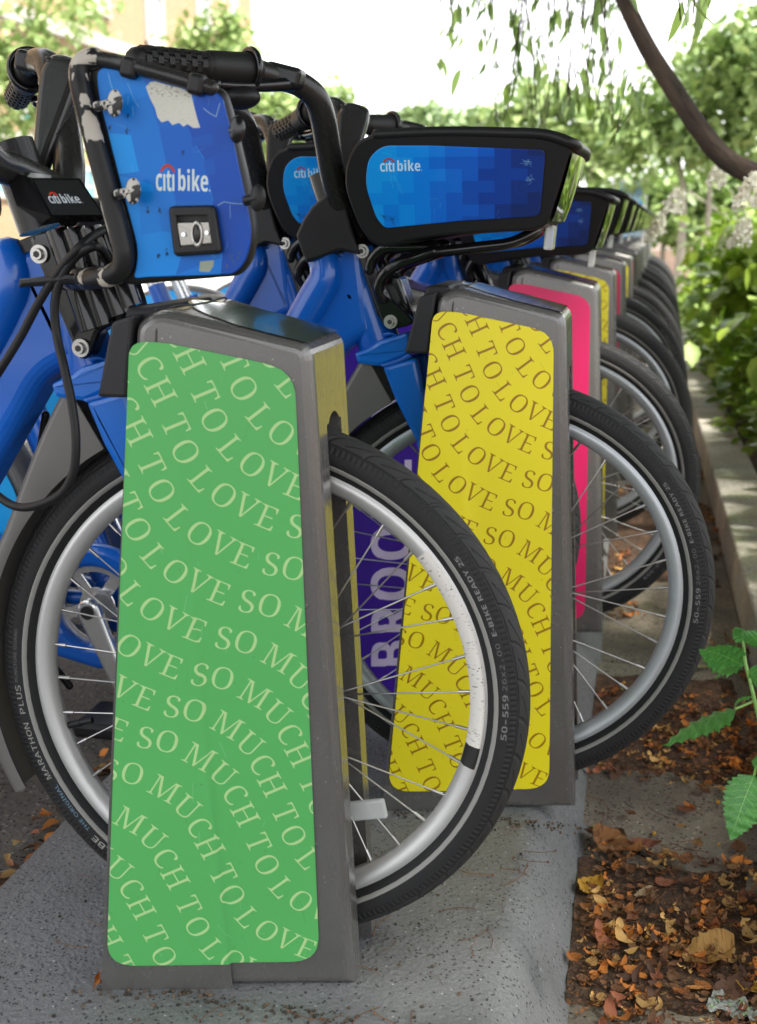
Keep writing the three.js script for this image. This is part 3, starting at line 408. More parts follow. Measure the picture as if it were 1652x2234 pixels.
G.bell = s => { const p = L2(520, 212, 0.235); const g = new THREE.SphereGeometry(0.026, 20, 14); g.scale(1.15, 0.62, 0.9); g.translate(p.x, p.y, p.z * s); return g; };
G.gusset = (() => { const p = xy(L2, null, [[742, 300], [738, 250], [752, 222], [780, 226], [806, 238], [808, 262], [798, 320], [786, 380], [778, 440], [758, 440]], -0.1); const g = ext(roundPoly(p, 0.008), -0.012, 0.012, 0.009, 4); const P = g.attributes.position, yb = p[8][1], yt = p[2][1]; for (let i = 0; i < P.count; i++) P.setZ(i, P.getZ(i) - 0.028 - 0.08 * Math.max(0, (P.getY(i) - yb) / (yt - yb))); g.computeVertexNormals(); return g; })();
G.gussetWeld = (() => { const p = xyz(L2, null, [[752, 232, -0.105], [764, 262, -0.095], [772, 310, -0.08], [774, 360, -0.062]]), g = []; const c = new THREE.CatmullRomCurve3(p.map(q => V(q.x, q.y, q.z + 0.011))); for (let i = 0; i < 26; i++) { const q = c.getPointAt(i / 25), k = new THREE.SphereGeometry(0.0032, 7, 5); k.scale(1.3, 0.7, 0.6); k.translate(q.x, q.y, q.z); g.push(k); } return merge(g); })();
G.stemBox = (() => { const p = roundPoly(xy(L2, null, [[645, 514], [660, 480], [680, 450], [707, 427], [748, 420], [768, 500], [786, 556], [741, 546], [667, 574]], 0.06), 0.004); return ext(p, -0.06, 0.06, 0.004); })();
// basket: a tub of two printed sides, a back, a front and a floor, flared to its rim
const bkOut = smoothPoly(xy(L2, null, [[757, 402], [765, 352], [790, 312], [830, 295], [880, 291], [960, 291], [1060, 292], [1160, 295], [1225, 302], [1250, 318], [1240, 352], [1225, 400], [1208, 450], [1193, 487], [1172, 500], [1100, 506], [1000, 512], [900, 524], [835, 539], [808, 530], [788, 505], [770, 460]], 0.13), 90);
const bkIn = roundPoly(xy(L2, null, [[797, 402], [808, 345], [840, 319], [940, 319], [1190, 328], [1190, 350], [1177, 472], [1000, 482], [836, 498], [818, 476]], 0.14), [0.02, 0.02, 0.02, 0, 0.008, 0, 0.01, 0, 0.006, 0.02], 6);
const bkY = bounds(bkOut), flare = g => { const P = g.attributes.position; for (let i = 0; i < P.count; i++) { const z = P.getZ(i), f = 0.112 + 0.04 * (P.getY(i) - bkY[1]) / (bkY[3] - bkY[1]); P.setZ(i, z + Math.sign(z) * (f - 0.13)); } g.computeVertexNormals(); return g; };
G.bkSide = [flare(ext(bkOut, 0.124, 0.136, 0.004, 3)), flare(ext(bkOut, -0.136, -0.124, 0.004, 3))];
G.bkPanel = [boxUV(flare(ext(bkIn, 0.136, 0.1385, 0.001)), bkIn), boxUV(flare(ext(bkIn, -0.1385, -0.136, 0.001)), bkIn)];
const wallStrip = (pts, t = 0.006) => { const n = pts.length, pos = [], idx = []; const f = y => 0.112 + 0.04 * (y - bkY[1]) / (bkY[3] - bkY[1]); pts.forEach(p => { for (let k = 0; k <= 8; k++) { const s = k / 4 - 1; pos.push(p[0] + 0.009 * (1 - s * s) * Math.sign(p[2] || 0), p[1], s * (f(p[1]) + 0.002)); } }); for (let j = 0; j + 1 < n; j++) for (let k = 0; k < 8; k++) { const a = j * 9 + k; idx.push(a, a + 1, a + 9, a + 1, a + 10, a + 9); } const g = new THREE.BufferGeometry(); g.setAttribute('position', new THREE.Float32BufferAttribute(pos, 3)); g.setIndex(idx); g.computeVertexNormals(); return planarUV(g, 4); };
const q2 = (px, py, s) => { const p = L2(px, py, 0.13); return [p.x, p.y, s]; };
G.bkFront = wallStrip([q2(1250, 320, 1), q2(1240, 352, 1), q2(1225, 400, 1), q2(1208, 450, 1), q2(1193, 488, 1)]);
G.bkWrap = (() => { const g = wallStrip([q2(1246, 336, 1), q2(1228, 400, 1), q2(1212, 450, 1), q2(1199, 483, 1)]); g.translate(0.003, 0, 0); return g; })();
G.bkFloor = wallStrip([q2(1193, 488, 0), q2(1172, 500, 0), q2(1000, 512, 0), q2(835, 539, 0), q2(808, 530, 0)]);
G.bkBack = wallStrip([q2(808, 530, -1), q2(788, 505, -1), q2(770, 460, -1), q2(757, 402, -1), q2(765, 352, -1), q2(800, 306, -1)]);
G.bkRim = (() => { const e = [q2(830, 296), q2(960, 291), q2(1100, 292.5), q2(1200, 298), q2(1252, 316)].map(p => V(p[0], p[1], 0.152)); const f = e.slice().reverse().map(p => V(p.x + 0.018 * (p.x > 0 ? 1 : 0), p.y, -0.152)); const end = e[4]; return tube([...e, V(end.x + 0.004, end.y - .002, 0.1), V(end.x + 0.01, end.y - .003, 0), V(end.x + 0.004, end.y - .002, -0.1), ...e.slice().reverse().map(p => V(p.x, p.y, -0.152))], 0.0075, 120, 10); })();
G.bkRefl = (() => { const a = L2(1178, 518, 0.04); const g = new RoundedBoxGeometry(0.013, 0.036, 0.06, 3, 0.003); g.rotateZ(-0.08); g.translate(a.x + 0.012, a.y, 0.0); return g; })();
const wrapMat = phy([0.006, 0.012, 0.02], 0.14, 0, { clearcoat: 1, clearcoatRoughness: 0.05, roughnessMap: noiseTex(128, (u, v) => 60 + 170 * fbm(u * 10, v * 10, 10, 91, 4), false, 1) });
// drive side and rear
G.guard = (() => { const o = []; for (let i = 0; i <= 24; i++) { const a = -Math.PI / 2 + Math.PI * i / 24; o.push([BB[0] + 0.108 * Math.cos(a), BB[1] + 0.108 * Math.sin(a)]); } for (let i = 0; i <= 16; i++) { const a = Math.PI / 2 + Math.PI * i / 16; o.push([RW[0] + 0.06 * Math.cos(a), RW[1] + 0.06 * Math.sin(a)]); } const h = []; for (let i = 0; i < 28; i++) { const a = i / 28 * Math.PI * 2; h.push([BB[0] + 0.07 * Math.cos(a), BB[1] + 0.07 * Math.sin(a)]); } return ext(o, 0.052, 0.082, 0.012, 4, [h]); })();
G.chainring = (() => { const o = [], hs = []; for (let i = 0; i < 40; i++) { const a = i / 40 * Math.PI * 2; o.push([BB[0] + 0.074 * Math.cos(a), BB[1] + 0.074 * Math.sin(a)]); } for (let k = 0; k < 5; k++) { const h = [], c = k / 5 * Math.PI * 2 + 0.3; for (let i = 0; i <= 8; i++) { const a = c - 0.44 + 0.88 * i / 8; h.push([BB[0] + 0.058 * Math.cos(a), BB[1] + 0.058 * Math.sin(a)]); } for (let i = 8; i >= 0; i--) { const a = c - 0.3 + 0.6 * i / 8; h.push([BB[0] + 0.032 * Math.cos(a), BB[1] + 0.032 * Math.sin(a)]); } hs.push(h); } return ext(o, 0.06, 0.065, 0.001, 1, hs); })();
const cdir = V(0.37, -0.93, 0).normalize(), cEnd = V(BB[0], BB[1], 0).addScaledVector(cdir, 0.17);
G.crank = s => { const c = s > 0 ? cEnd : V(2 * BB[0] - cEnd.x, 2 * BB[1] - cEnd.y, 0), d = c.clone().sub(V(BB[0], BB[1], 0)), n = V(-d.y, d.x, 0).normalize(); const o = []; for (let i = 0; i <= 12; i++) { const a = Math.PI * i / 12, q = V(BB[0], BB[1], 0).addScaledVector(n, 0.021 * Math.cos(a)).addScaledVector(d.clone().normalize(), -0.021 * Math.sin(a)); o.push([q.x, q.y]); } for (let i = 0; i <= 10; i++) { const a = Math.PI * i / 10, q = c.clone().addScaledVector(n, -0.013 * Math.cos(a)).addScaledVector(d.clone().normalize(), 0.013 * Math.sin(a)); o.push([q.x, q.y]); } const g = ext(o, 0.084, 0.102, 0.006, 3); if (s < 0) g.translate(0, 0, -0.186); return g; };
G.crankBolt = (() => { const g = new THREE.CylinderGeometry(0.0115, 0.0115, 0.003, 20); g.rotateX(Math.PI / 2); g.translate(BB[0], BB[1], 0.1025); return g; })();
G.pedal = s => { const c = s > 0 ? cEnd : V(2 * BB[0] - cEnd.x, 2 * BB[1] - cEnd.y, 0); const g = new RoundedBoxGeometry(0.095, 0.026, 0.1, 3, 0.009); g.translate(c.x, c.y, s * 0.16); return merge([g, rod([c.x, c.y, s * 0.09], [c.x, c.y, s * 0.12], 0.007)]); };
G.seat = (() => { const o = smoothPoly([[-1.10, -0.085], [-1.05, -0.105], [-0.97, -0.075], [-0.88, -0.03], [-0.83, -0.02], [-0.815, 0], [-0.83, 0.02], [-0.88, 0.03], [-0.97, 0.075], [-1.05, 0.105], [-1.10, 0.085], [-1.112, 0]], 60); const g = ext(o, 0, 0.06, 0.022, 4); g.rotateX(-Math.PI / 2); g.translate(0, 0.90, 0); return g; })();
G.seatPost = rod([-0.845, 0.72, 0], [-0.925, 0.91, 0], 0.0165, 16);
G.tail = (() => { const g = new RoundedBoxGeometry(0.02, 0.036, 0.07, 3, 0.006); g.translate(-1.1, 0.885, 0); return g; })();
G.skirt = (() => { const o = []; for (let i = 0; i <= 30; i++) { const a = deg(12 + 158 * i / 30); o.push([RW[0] + 0.338 * Math.cos(a), RW[1] + 0.338 * Math.sin(a)]); } o.push([RW[0] - 0.16, RW[1] + 0.06], [RW[0] + 0.2, RW[1] - 0.06]); return merge([ext(o, 0.0385, 0.042, 0.001), ext(o, -0.042, -0.0385, 0.001)]); })();
G.stand = merge([tube([[-0.74, 0.25, 0.05], [-0.80, 0.12, 0.10], [-0.83, 0.012, 0.13]], 0.009, 16, 8)]);
G.hose = tube([[-0.27, 0.66, -0.03], [-0.31, 0.52, -0.045], [-0.33, 0.38, -0.05], [-0.27, 0.30, -0.045]], 0.005, 40, 8);

function makeBike(o) {
  const t = thing('share_bike', o.label, 'bicycle', [0, 0, 0], 'blue share bikes locked in the docks');
  wheel(t, 'front_wheel', 0, WY, o.front); wheel(t, 'rear_wheel', RW[0], RW[1], { detail: false });
  const f = mesh(t, 'frame', [G.beam, ...G.head, G.headFin], M.blue); mesh(f, 'frame_rib', G.rib, M.blue); if (o.detail) mesh(f, 'weld_seam', G.weld, M.blue);
  mesh(f, 'seat_tube', G.seatTube, M.blue); mesh(f, 'stays', G.stays, M.blue);
  const k = mesh(t, 'fork', G.crown, M.forkBlue); for (let i = 0; i < 2; i++) mesh(k, 'fork_blade', [G.blade[i], G.leg[i]], M.forkBlue); mesh(k, 'headset_ring', G.collar, M.steel);
  mesh(t, 'front_fender', fenderFront, M.fender); const rf = mesh(t, 'rear_fender', fenderRear, M.fender); rf.position.set(...RW, 0); t.getObjectByName('front_fender').position.set(0, WY, 0); mesh(t, 'skirt_guard', G.skirt, M.cyan);
  const h = mesh(t, 'handlebar', G.bars[1], M.barGrey), off = o.rack ? -0.16 : 0; mesh(h, 'near_bar', o.rack ? tube([V(-0.22, 0.925, 0.01), L1(...c1(70, 868), 0.08), L1(...c1(-60, 815), 0.12), L1(...c1(-210, 640), 0.16), L1(...c1(-330, 420), 0.2)], 0.0185, 40, 14) : G.bars[0], M.barGrey); mesh(h, 'gusset', [G.gusset, G.gussetWeld], M.barGrey); mesh(h, 'stem', [...G.stem], M.satin);
  for (const s of [1, -1]) for (const q of [mesh(h, 'grip', G.grip(s), M.grip), mesh(h, 'grip_ring', G.gripRing(s), M.gloss), mesh(h, 'shifter', G.shifter(s), M.grip), mesh(h, 'brake_lever', G.lever(s), M.gloss), mesh(h, 'lever_clamp', G.leverClamp(s), M.satin)]) if (s > 0) q.position.x = off;
  mesh(h, 'bell', G.bell(1), M.black).position.x = off;
  if (!o.rack) mesh(t, 'stem_cover', G.stemBox, M.black);
  if (!o.rack) mesh(t, 'carrier_plate', G.bracketPlate, M.gloss); for (const b of G.bolts) { const m = mesh(t, 'bolt', b[0], M.bolt); if (o.rack) m.position.set(-0.013, -0.006, 0.004); mesh(m, 'socket', b[1], M.inside); }
  if (!o.rack) {
    mesh(t, 'carrier_tubes', [...G.carrier, ...G.underRail], M.gloss);
    const b = new THREE.Group(); b.name = 'basket'; t.add(b);
    mesh(b, 'basket_side', G.bkSide[0], M.black); mesh(b, 'basket_side', G.bkSide[1], M.black); mesh(b, 'printed_panel', G.bkPanel[0], basketMat); mesh(b, 'printed_panel', G.bkPanel[1], basketMat);
    mesh(b, 'basket_front', G.bkFront, M.black); mesh(b, 'front_wrap', G.bkWrap, wrapMat); mesh(b, 'basket_floor', G.bkFloor, M.black); mesh(b, 'basket_back', G.bkBack, M.black); mesh(b, 'basket_rim', G.bkRim, M.black); mesh(b, 'front_reflector', G.bkRefl, M.clear);
    const l = mesh(t, 'front_lamp', G.lamp, M.gloss); mesh(l, 'lamp_lens', G.lampLens, M.clear);
  }
  mesh(t, 'chain_guard', G.guard, M.blue); mesh(t, 'chainring', G.chainring, M.alu);
  for (const s of [1, -1]) { mesh(t, 'crank', G.crank(s), M.alu); mesh(t, 'pedal', G.pedal(s), M.black); } mesh(t, 'crank_bolt', G.crankBolt, M.dockBlack);
  const sp = mesh(t, 'seat_post', G.seatPost, M.alu); const se = mesh(t, 'seat', G.seat, M.rubber); mesh(se, 'tail_light', G.tail, M.red); mesh(t, 'kickstand', G.stand, M.alu); mesh(t, 'brake_hose', G.hose, M.cable);
  return t;
}
const bike2 = makeBike({ detail: true, label: 'blue share bike with printed blue front basket docked in the nearest yellow post', front: { detail: true, tyre: tyreB, rim: M.rimBlue, refl: undefined } });
bike2.position.set(B0[0], 0.337 - WY, B0[1]);
const lite = makeBike({ detail: false, label: 'blue share bike docked in the purple post, mostly behind the nearer basket', front: { detail: false, refl: deg(200), rim: M.rimBlue } });
lite.position.set(posA(1)[0], 0, posA(1)[1]);
function placeBike(src, x, y, z, label, bx = 0, by = 0, spin = 0) { const t = src.clone(); t.name = numbered('share_bike'); t.userData = { ...t.userData, label }; scene.add(t); t.position.set(x, y, z); const b = t.getObjectByName('basket'); b.position.set(bx, by, 0); t.getObjectByName('front_wheel').rotation.z = spin; return t; }
for (let k = 1; k < NB; k++) { placeBike(k === 1 ? bike2 : lite, posB(k)[0], -0.012, posB(k)[1], k === 1 ? 'blue share bike with a basket docked in the nearest plain pink post' : `blue share bike docked in the forward row's ${ord[k]} post, ${thB[k]}`, 0.012, -0.02 - (k === 1 ? 0.025 : 0), rr(0, 6)); }
for (let k = 2; k < NA; k++) placeBike(lite, ...[posA(k)[0], 0, posA(k)[1]], `blue share bike docked in the set-back row's ${ord[k]} post, ${thA[k]}`, 0, 0, rr(0, 6));

// ---------------------------------------------------------------- the nearest bike: an older kind with a printed rack panel and hoses
const bike1 = makeBike({ detail: true, rack: true, label: 'blue share bike with a tall scuffed printed panel on its rack, nearest of all', front: { detail: true, tyre: tyreA, rim: M.rim, valve: deg(197), refl: deg(-49), reflTilt: deg(-29), tape: true } });
bike1.position.set(A0[0], 0.349 - WY, A0[1]);
{
  const rack = new THREE.Group(); rack.name = 'front_rack'; bike1.add(rack);
  const Z = 0.14;
  const outer = smoothPoly(xy(L1, c1, [[440, 268], [455, 225], [490, 190], [545, 172], [640, 195], [800, 232], [1040, 298], [1270, 362], [1330, 395], [1362, 470], [1400, 620], [1436, 770], [1475, 930], [1512, 1140], [1522, 1240], [1515, 1330], [1480, 1435], [1415, 1502], [1300, 1518], [1100, 1535], [900, 1552], [810, 1560], [740, 1556], [712, 1530], [705, 1480], [690, 1380], [655, 1200], [610, 1000], [560, 800], [500, 560], [455, 380]], Z), 140);
  const blue = smoothPoly(xy(L1, c1, [[588, 330], [592, 285], [615, 262], [660, 262], [790, 288], [1000, 334], [1200, 378], [1290, 402], [1335, 440], [1358, 520], [1400, 690], [1450, 920], [1492, 1120], [1508, 1240], [1500, 1330], [1468, 1425], [1408, 1488], [1300, 1500], [1100, 1508], [900, 1514], [812, 1514], [818, 1470], [828, 1390], [822, 1310], [790, 1180], [720, 920], [650, 640], [605, 460]], Z), 140);
  const bb = bounds(blue), chipTex = noiseTex(512, (u, v) => { const a = fbm(u * 9, v * 9, 9, 121, 4), edge = fbm(u * 40, v * 40, 40, 122, 3); return a + 0.25 * (edge - 0.5) > 0.615 ? [168, 162, 152] : [24, 24, 25]; });
  const chipMat = phy([1, 1, 1], 0.42, 0, { map: chipTex, specularIntensity: 0.5 });
  const body = ext(outer, Z - 0.022, Z - 0.002, 0.007, 3); planarUV(body, 3.2); mesh(rack, 'panel_back', body, M.black);
  const panelTex = canvasTex(1024, 1400, (g, w, h) => {
    const X = x => { const q = L1(...c1(x, 700), Z); return (q.x - bb[0]) / (bb[2] - bb[0]) * w; };
    const T = (x, y) => { const q = L1(...c1(x, y), Z); return [(q.x - bb[0]) / (bb[2] - bb[0]) * w, (1 - (q.y - bb[1]) / (bb[3] - bb[1])) * h]; };
    const poly = (l, c) => { g.fillStyle = c; g.beginPath(); l.forEach((p, i) => g[i ? 'lineTo' : 'moveTo'](...T(...p))); g.closePath(); g.fill(); };
    g.fillStyle = '#0e7fd8'; g.fillRect(0, 0, w, h);
    poly([[580, 250], [860, 250], [900, 420], [640, 520]], '#1286dd'); poly([[860, 300], [1200, 380], [1240, 650], [960, 620]], '#0b6ccb'); poly([[1200, 380], [1330, 420], [1420, 700], [1500, 1100], [1290, 1080], [1230, 800], [1160, 690], [1130, 600]], '#0b52b4');
    poly([[640, 650], [790, 660], [840, 880], [700, 900]], '#0d9ff0'); poly([[960, 620], [1130, 600], [1160, 700], [1230, 810], [1280, 1060], [1060, 1060], [1000, 820]], '#0a68c8'); poly([[1150, 680], [1280, 650], [1290, 720], [1160, 730]], '#0b5cbc');
    poly([[700, 900], [920, 960], [980, 1240], [1060, 1250], [1090, 1400], [1060, 1500], [800, 1520], [830, 1350], [780, 1120]], '#0c93e8'); poly([[840, 1000], [930, 1000], [980, 1240], [850, 1260]], '#0b86dd'); poly([[1060, 1060], [1280, 1060], [1330, 1400], [1060, 1500], [1090, 1400], [1060, 1250]], '#0a70ca'); poly([[1280, 1060], [1520, 1080], [1520, 1300], [1480, 1480], [1330, 1500], [1340, 1380]], '#0a4eb0'); poly([[1230, 810], [1290, 800], [1300, 900], [1240, 900]], '#0c5cbd');
    // lettering, set square to the panel's lean
    { const [x, y] = T(945, 985), [x2, y2] = T(1295, 1000); g.save(); g.translate(x, y); g.rotate(Math.atan2(y2 - y, x2 - x) - 0.01); bikeLogo(g, -8, 6, Math.hypot(x2 - x, y2 - y) / 385, '#fff0e2', 1.8); g.restore(); }
    // torn paper sticker
    g.save(); const st = [[880, 372], [905, 345], [930, 338], [1000, 358], [1080, 378], [1150, 402], [1165, 470], [1188, 560], [1207, 618], [1165, 620], [1130, 596], [1105, 612], [1080, 588], [1040, 602], [1015, 574], [975, 586], [950, 556], [935, 500], [905, 440]]; poly(st, '#ffe0c8'); g.beginPath(); st.forEach((p, i) => g[i ? 'lineTo' : 'moveTo'](...T(...p))); g.clip(); for (let i = 0; i < 160; i++) { const [x, y] = T(rr(880, 1210), rr(340, 430)); g.fillStyle = `rgba(90,82,70,${rnd() * .5})`; g.fillRect(x, y, 3 + rnd() * 16, 2 + rnd() * 8); } for (let i = 0; i < 500; i++) { const [x, y] = T(rr(880, 1210), rr(340, 620)); g.fillStyle = rnd() > .5 ? 'rgba(225,224,218,.35)' : 'rgba(120,116,108,.25)'; g.fillRect(x, y, 2 + rnd() * 8, 1 + rnd() * 4); } g.restore();
    // scratches, scuffs, rust stains
    const line = (l, c, wd) => { g.strokeStyle = c; g.lineWidth = wd; g.beginPath(); l.forEach((p, i) => g[i ? 'lineTo' : 'moveTo'](...T(...p))); g.stroke(); };
    line([[655, 290], [668, 350], [685, 400]], 'rgba(215,225,230,.8)', 4); line([[770, 350], [790, 400], [815, 460], [840, 495]], 'rgba(170,190,205,.7)', 5); line([[1225, 500], [1262, 530], [1302, 552], [1325, 470]], 'rgba(200,205,205,.8)', 6); line([[1310, 1085], [1350, 1062], [1400, 1072], [1460, 1075]], 'rgba(190,195,195,.8)', 6); line([[1385, 1080], [1388, 1160]], 'rgba(190,195,195,.7)', 4); line([[800, 490], [806, 545]], 'rgba(200,215,225,.7)', 4); line([[775, 430], [772, 480]], 'rgba(200,215,225,.6)', 4);
    for (const [x, y, r] of [[765, 630, 16], [1097, 760, 12], [890, 1110, 26], [960, 1110, 14], [1000, 1370, 22], [660, 610, 12], [770, 540, 10], [950, 1385, 14]]) for (let i = 0; i < 12; i++) { const [a, b] = T(x + gauss() * r * .5, y + gauss() * r); g.fillStyle = `rgba(22,30,44,${.25 + rnd() * .5})`; g.fillRect(a, b, 3 + rnd() * 10, 3 + rnd() * 14); }
    for (const [x, y] of [[1390, 1380], [1410, 1430], [1440, 1370], [1360, 1450]]) for (let i = 0; i < 8; i++) { const [a, b] = T(x + gauss() * 12, y + gauss() * 25); g.fillStyle = `rgba(150,110,70,${.2 + rnd() * .4})`; g.fillRect(a, b, 2 + rnd() * 5, 6 + rnd() * 18); }
    poly([[1205, 1420], [1290, 1412], [1285, 1450], [1260, 1485], [1200, 1480]], '#b8ae94'); scratch(g, w, h, 26, '#cfdbe4');
  });
  const face = boxUV(ext(blue, Z - 0.002, Z + 0.0015, 0.001), blue); const pm = mesh(rack, 'printed_panel', face, phy([0.5, 0.66, 0.74], 0.42, 0, { map: panelTex, clearcoat: 0.1, clearcoatRoughness: 0.16, specularIntensity: 0.35 })); pm.userData.label = 'scuffed printed blue panel with torn white sticker';
  // tube frame round the panel: worn on its left run
  const tl = xyz(L1, c1, [[400, 1532, 0.05], [470, 1528, 0.09], [560, 1522, 0.13], [660, 1505, Z], [730, 1462, Z + .004], [745, 1380, Z + .006], [722, 1260, Z + .006], [672, 1080, Z + .006], [612, 860, Z + .006], [548, 620, Z + .006], [490, 390, Z + .006], [478, 290, Z + .004], [500, 225, Z + .002], [560, 200, Z]]);
  const tg = tube(tl, t => 0.0118 - 0.0014 * t, 110, 14); { const u = tg.attributes.uv; const P = tg.attributes.position; for (let i = 0; i < u.count; i++) u.setXY(i, P.getX(i) * 5 + P.getZ(i) * 9, P.getY(i) * 3.2); } const rt = mesh(rack, 'rack_tube', tg, chipMat); rt.userData.label = 'black rack tube with paint chipped to white';
  mesh(rack, 'top_rail', tube(xyz(L1, c1, [[560, 200, Z], [700, 224, Z], [800, 246, Z + .004], [1000, 300, Z + .004], [1180, 352, Z + .004], [1270, 378, Z]]), 0.0078, 40, 10), M.barGrey);
  mesh(rack, 'far_tube', tube([...xyz(L1, c1, [[420, 1532, -0.05]]), V(tl[6].x, tl[6].y, -Z), V(tl[9].x, tl[9].y, -Z), V(tl[11].x, tl[11].y, -Z)], 0.012, 50, 10), M.black);
  mesh(rack, 'rack_floor', ext(xy(L1, c1, [[420, 1500], [700, 1470], [900, 1495], [900, 1520], [700, 1530], [420, 1548]], 0), -0.12, 0.12, 0.005), M.black);
  for (const [x, y] of [[795, 262], [1195, 362]]) { const q = L1(...c1(x, y), Z); const g = new RoundedBoxGeometry(0.017, 0.02, 0.019, 3, 0.005); g.rotateZ(-0.24); g.translate(q.x, q.y, Z + .004); mesh(rack, 'rail_clip', g, M.black); }
  const hook = (a, b, mat, label) => { const p = L1(...c1(...a), Z + .016), q = L1(...c1(...b), Z + .018); const h = mesh(rack, 'cord_hook', merge([rod(p, q, 0.0048, 10), (() => { const s = new THREE.SphereGeometry(0.0085, 18, 12); s.scale(0.95, 1.5, 0.5); s.rotateZ(-.1); s.translate(q.x, q.y, q.z); return s; })()]), mat); if (label) h.userData.label = label; };
  const worn = phy([1, 1, 1], 0.5, 0, { map: noiseTex(256, (u, v) => fbm(u * 7, v * 7, 7, 131, 4) > 0.5 ? [178, 174, 166] : [34, 34, 34]) });
  hook([575, 492], [690, 470], worn, 'worn cord hook with paint chipped to white'); hook([700, 1020], [800, 998], worn, 'worn cord hook with paint chipped to white'); hook([1470, 1058], [1548, 1040], M.black); hook([1392, 640], [1425, 628], M.gloss);
  // latch: black surround, steel plate and keyhole
  const lp = roundPoly(xy(L1, c1, [[1030, 1088], [1308, 1082], [1352, 1372], [1064, 1392]], Z), 0.006), li = roundPoly(xy(L1, c1, [[1056, 1118], [1288, 1112], [1322, 1342], [1086, 1358]], Z), 0.003);
  const lk = mesh(rack, 'latch', ext(lp, Z, Z + 0.011, 0.004, 3, [li]), M.black); mesh(lk, 'latch_recess', ext(li, Z, Z + 0.002, 0), M.inside);
  mesh(lk, 'latch_plate', ext(roundPoly(xy(L1, c1, [[1070, 1182], [1304, 1176], [1326, 1322], [1096, 1342]], Z), 0.004), Z + 0.002, Z + 0.01, 0.003, 3), std([0.24, 0.23, 0.21], 0.22, 0.9));
  const kq = L1(...c1(1208, 1256), Z); const kr = new THREE.TorusGeometry(0.0082, 0.0018, 10, 28); kr.scale(0.62, 1.3, 1); kr.translate(kq.x, kq.y, Z + 0.011); mesh(lk, 'keyhole', kr, M.bolt); const ki = new THREE.SphereGeometry(0.0072, 16, 10); ki.scale(0.55, 1.2, 0.3); ki.translate(kq.x, kq.y, Z + 0.0105); mesh(lk, 'key_slot', ki, M.barGrey);
  for (const [x, y] of [[1130, 1258], [1268, 1248]]) { const q = L1(...c1(x, y), Z), r = new THREE.CylinderGeometry(0.0022, 0.0022, 0.003, 12); r.rotateX(Math.PI / 2); r.translate(q.x, q.y, Z + 0.011); mesh(lk, 'rivet', r, M.alu); }
  // ribbed bracket that carries the rack
  mesh(bike1, 'rack_bracket', [ext(roundPoly(xy(L1, c1, [[190, 1270], [330, 1230], [640, 1215], [760, 1560], [800, 1720], [720, 1790], [620, 1830], [560, 1990], [495, 2012], [270, 1480]], 0.04), 0.008), 0.02, 0.05, 0.006), ...[[340, 1230, 545, 1830], [440, 1225, 640, 1800], [540, 1220, 730, 1740], [620, 1220, 790, 1690]].map(([a, b, c, d]) => rod(L1(...c1(a, b), 0.05), L1(...c1(c, d), 0.05), 0.0125, 16)), ext(roundPoly(xy(L1, c1, [[330, 1230], [640, 1215], [800, 1720], [620, 1830]], 0), 0.01), -0.05, 0.02, 0.004)], M.gloss);
  // cover on the stem with the word mark on its sloping face
  const P = (x, y, z) => L1(...c1(x, y), z);
  const cov = new ConvexGeometry([P(190, 918, 0.10), P(482, 922, 0.075), P(632, 1150, 0.085), P(305, 1152, 0.125), P(25, 868, 0.09), P(100, 1085, 0.115), P(255, 1190, 0.118), P(600, 1182, 0.08), P(60, 880, -0.07), P(440, 900, -0.08), P(600, 1150, -0.07), P(100, 1060, -0.06)]);
  const cv = mesh(bike1, 'stem_cover', cov, M.gloss);
  const f = [P(205, 930, 0.1015), P(478, 934, 0.0775), P(618, 1140, 0.0875), P(318, 1142, 0.1265)].map(p => p.add(V(0, 0, 0.0012))); const fg = new THREE.BufferGeometry(); fg.setAttribute('position', new THREE.Float32BufferAttribute([f[3], f[2], f[1], f[3], f[1], f[0]].flatMap(p => [p.x, p.y, p.z]), 3)); fg.setAttribute('uv', new THREE.Float32BufferAttribute([0, 0, 1, 0, 1, 1, 0, 0, 1, 1, 0, 1], 2)); fg.computeVertexNormals();
  mesh(cv, 'cover_face', fg, phy([1, 1, 1], 0.3, 0, { clearcoat: 0.6, clearcoatRoughness: 0.12, map: canvasTex(512, 380, (g, w, h) => { g.fillStyle = '#222326'; g.fillRect(0, 0, w, h); bikeLogo(g, 52, 250, 0.96, '#c9d2d8', 1.35); for (let i = 0; i < 260; i++) { g.fillStyle = `rgba(160,160,155,${rnd() * .35})`; g.fillRect(rnd() * w, h * .7 + rnd() * h * .3, 2, 2); } }) }));
  // loose black hoses
  const hz = 0.115; const hoseA = xyz(L1, null, [[250, 493, 0.03], [215, 508, 0.07], [178, 535, hz], [130, 590, hz], [85, 660, hz], [45, 735, hz], [0, 808, hz], [-40, 870, 0.08]]), hoseB = xyz(L1, null, [[245, 600, 0.03], [232, 560, 0.07], [205, 538, hz], [170, 556, hz], [135, 605, hz], [120, 660, hz], [124, 730, hz], [140, 800, hz + .01], [157, 880, hz + .015], [166, 960, hz + .02], [160, 1030, hz + .02], [135, 1075, hz + .02], [90, 1100, hz + .02], [40, 1106, hz + .01], [0, 1085, hz], [-40, 1040, 0.1]]);
  for (const h of [hoseA, hoseB]) mesh(bike1, 'brake_hose', tube(h, 0.0048, 120, 10), M.cable);
}

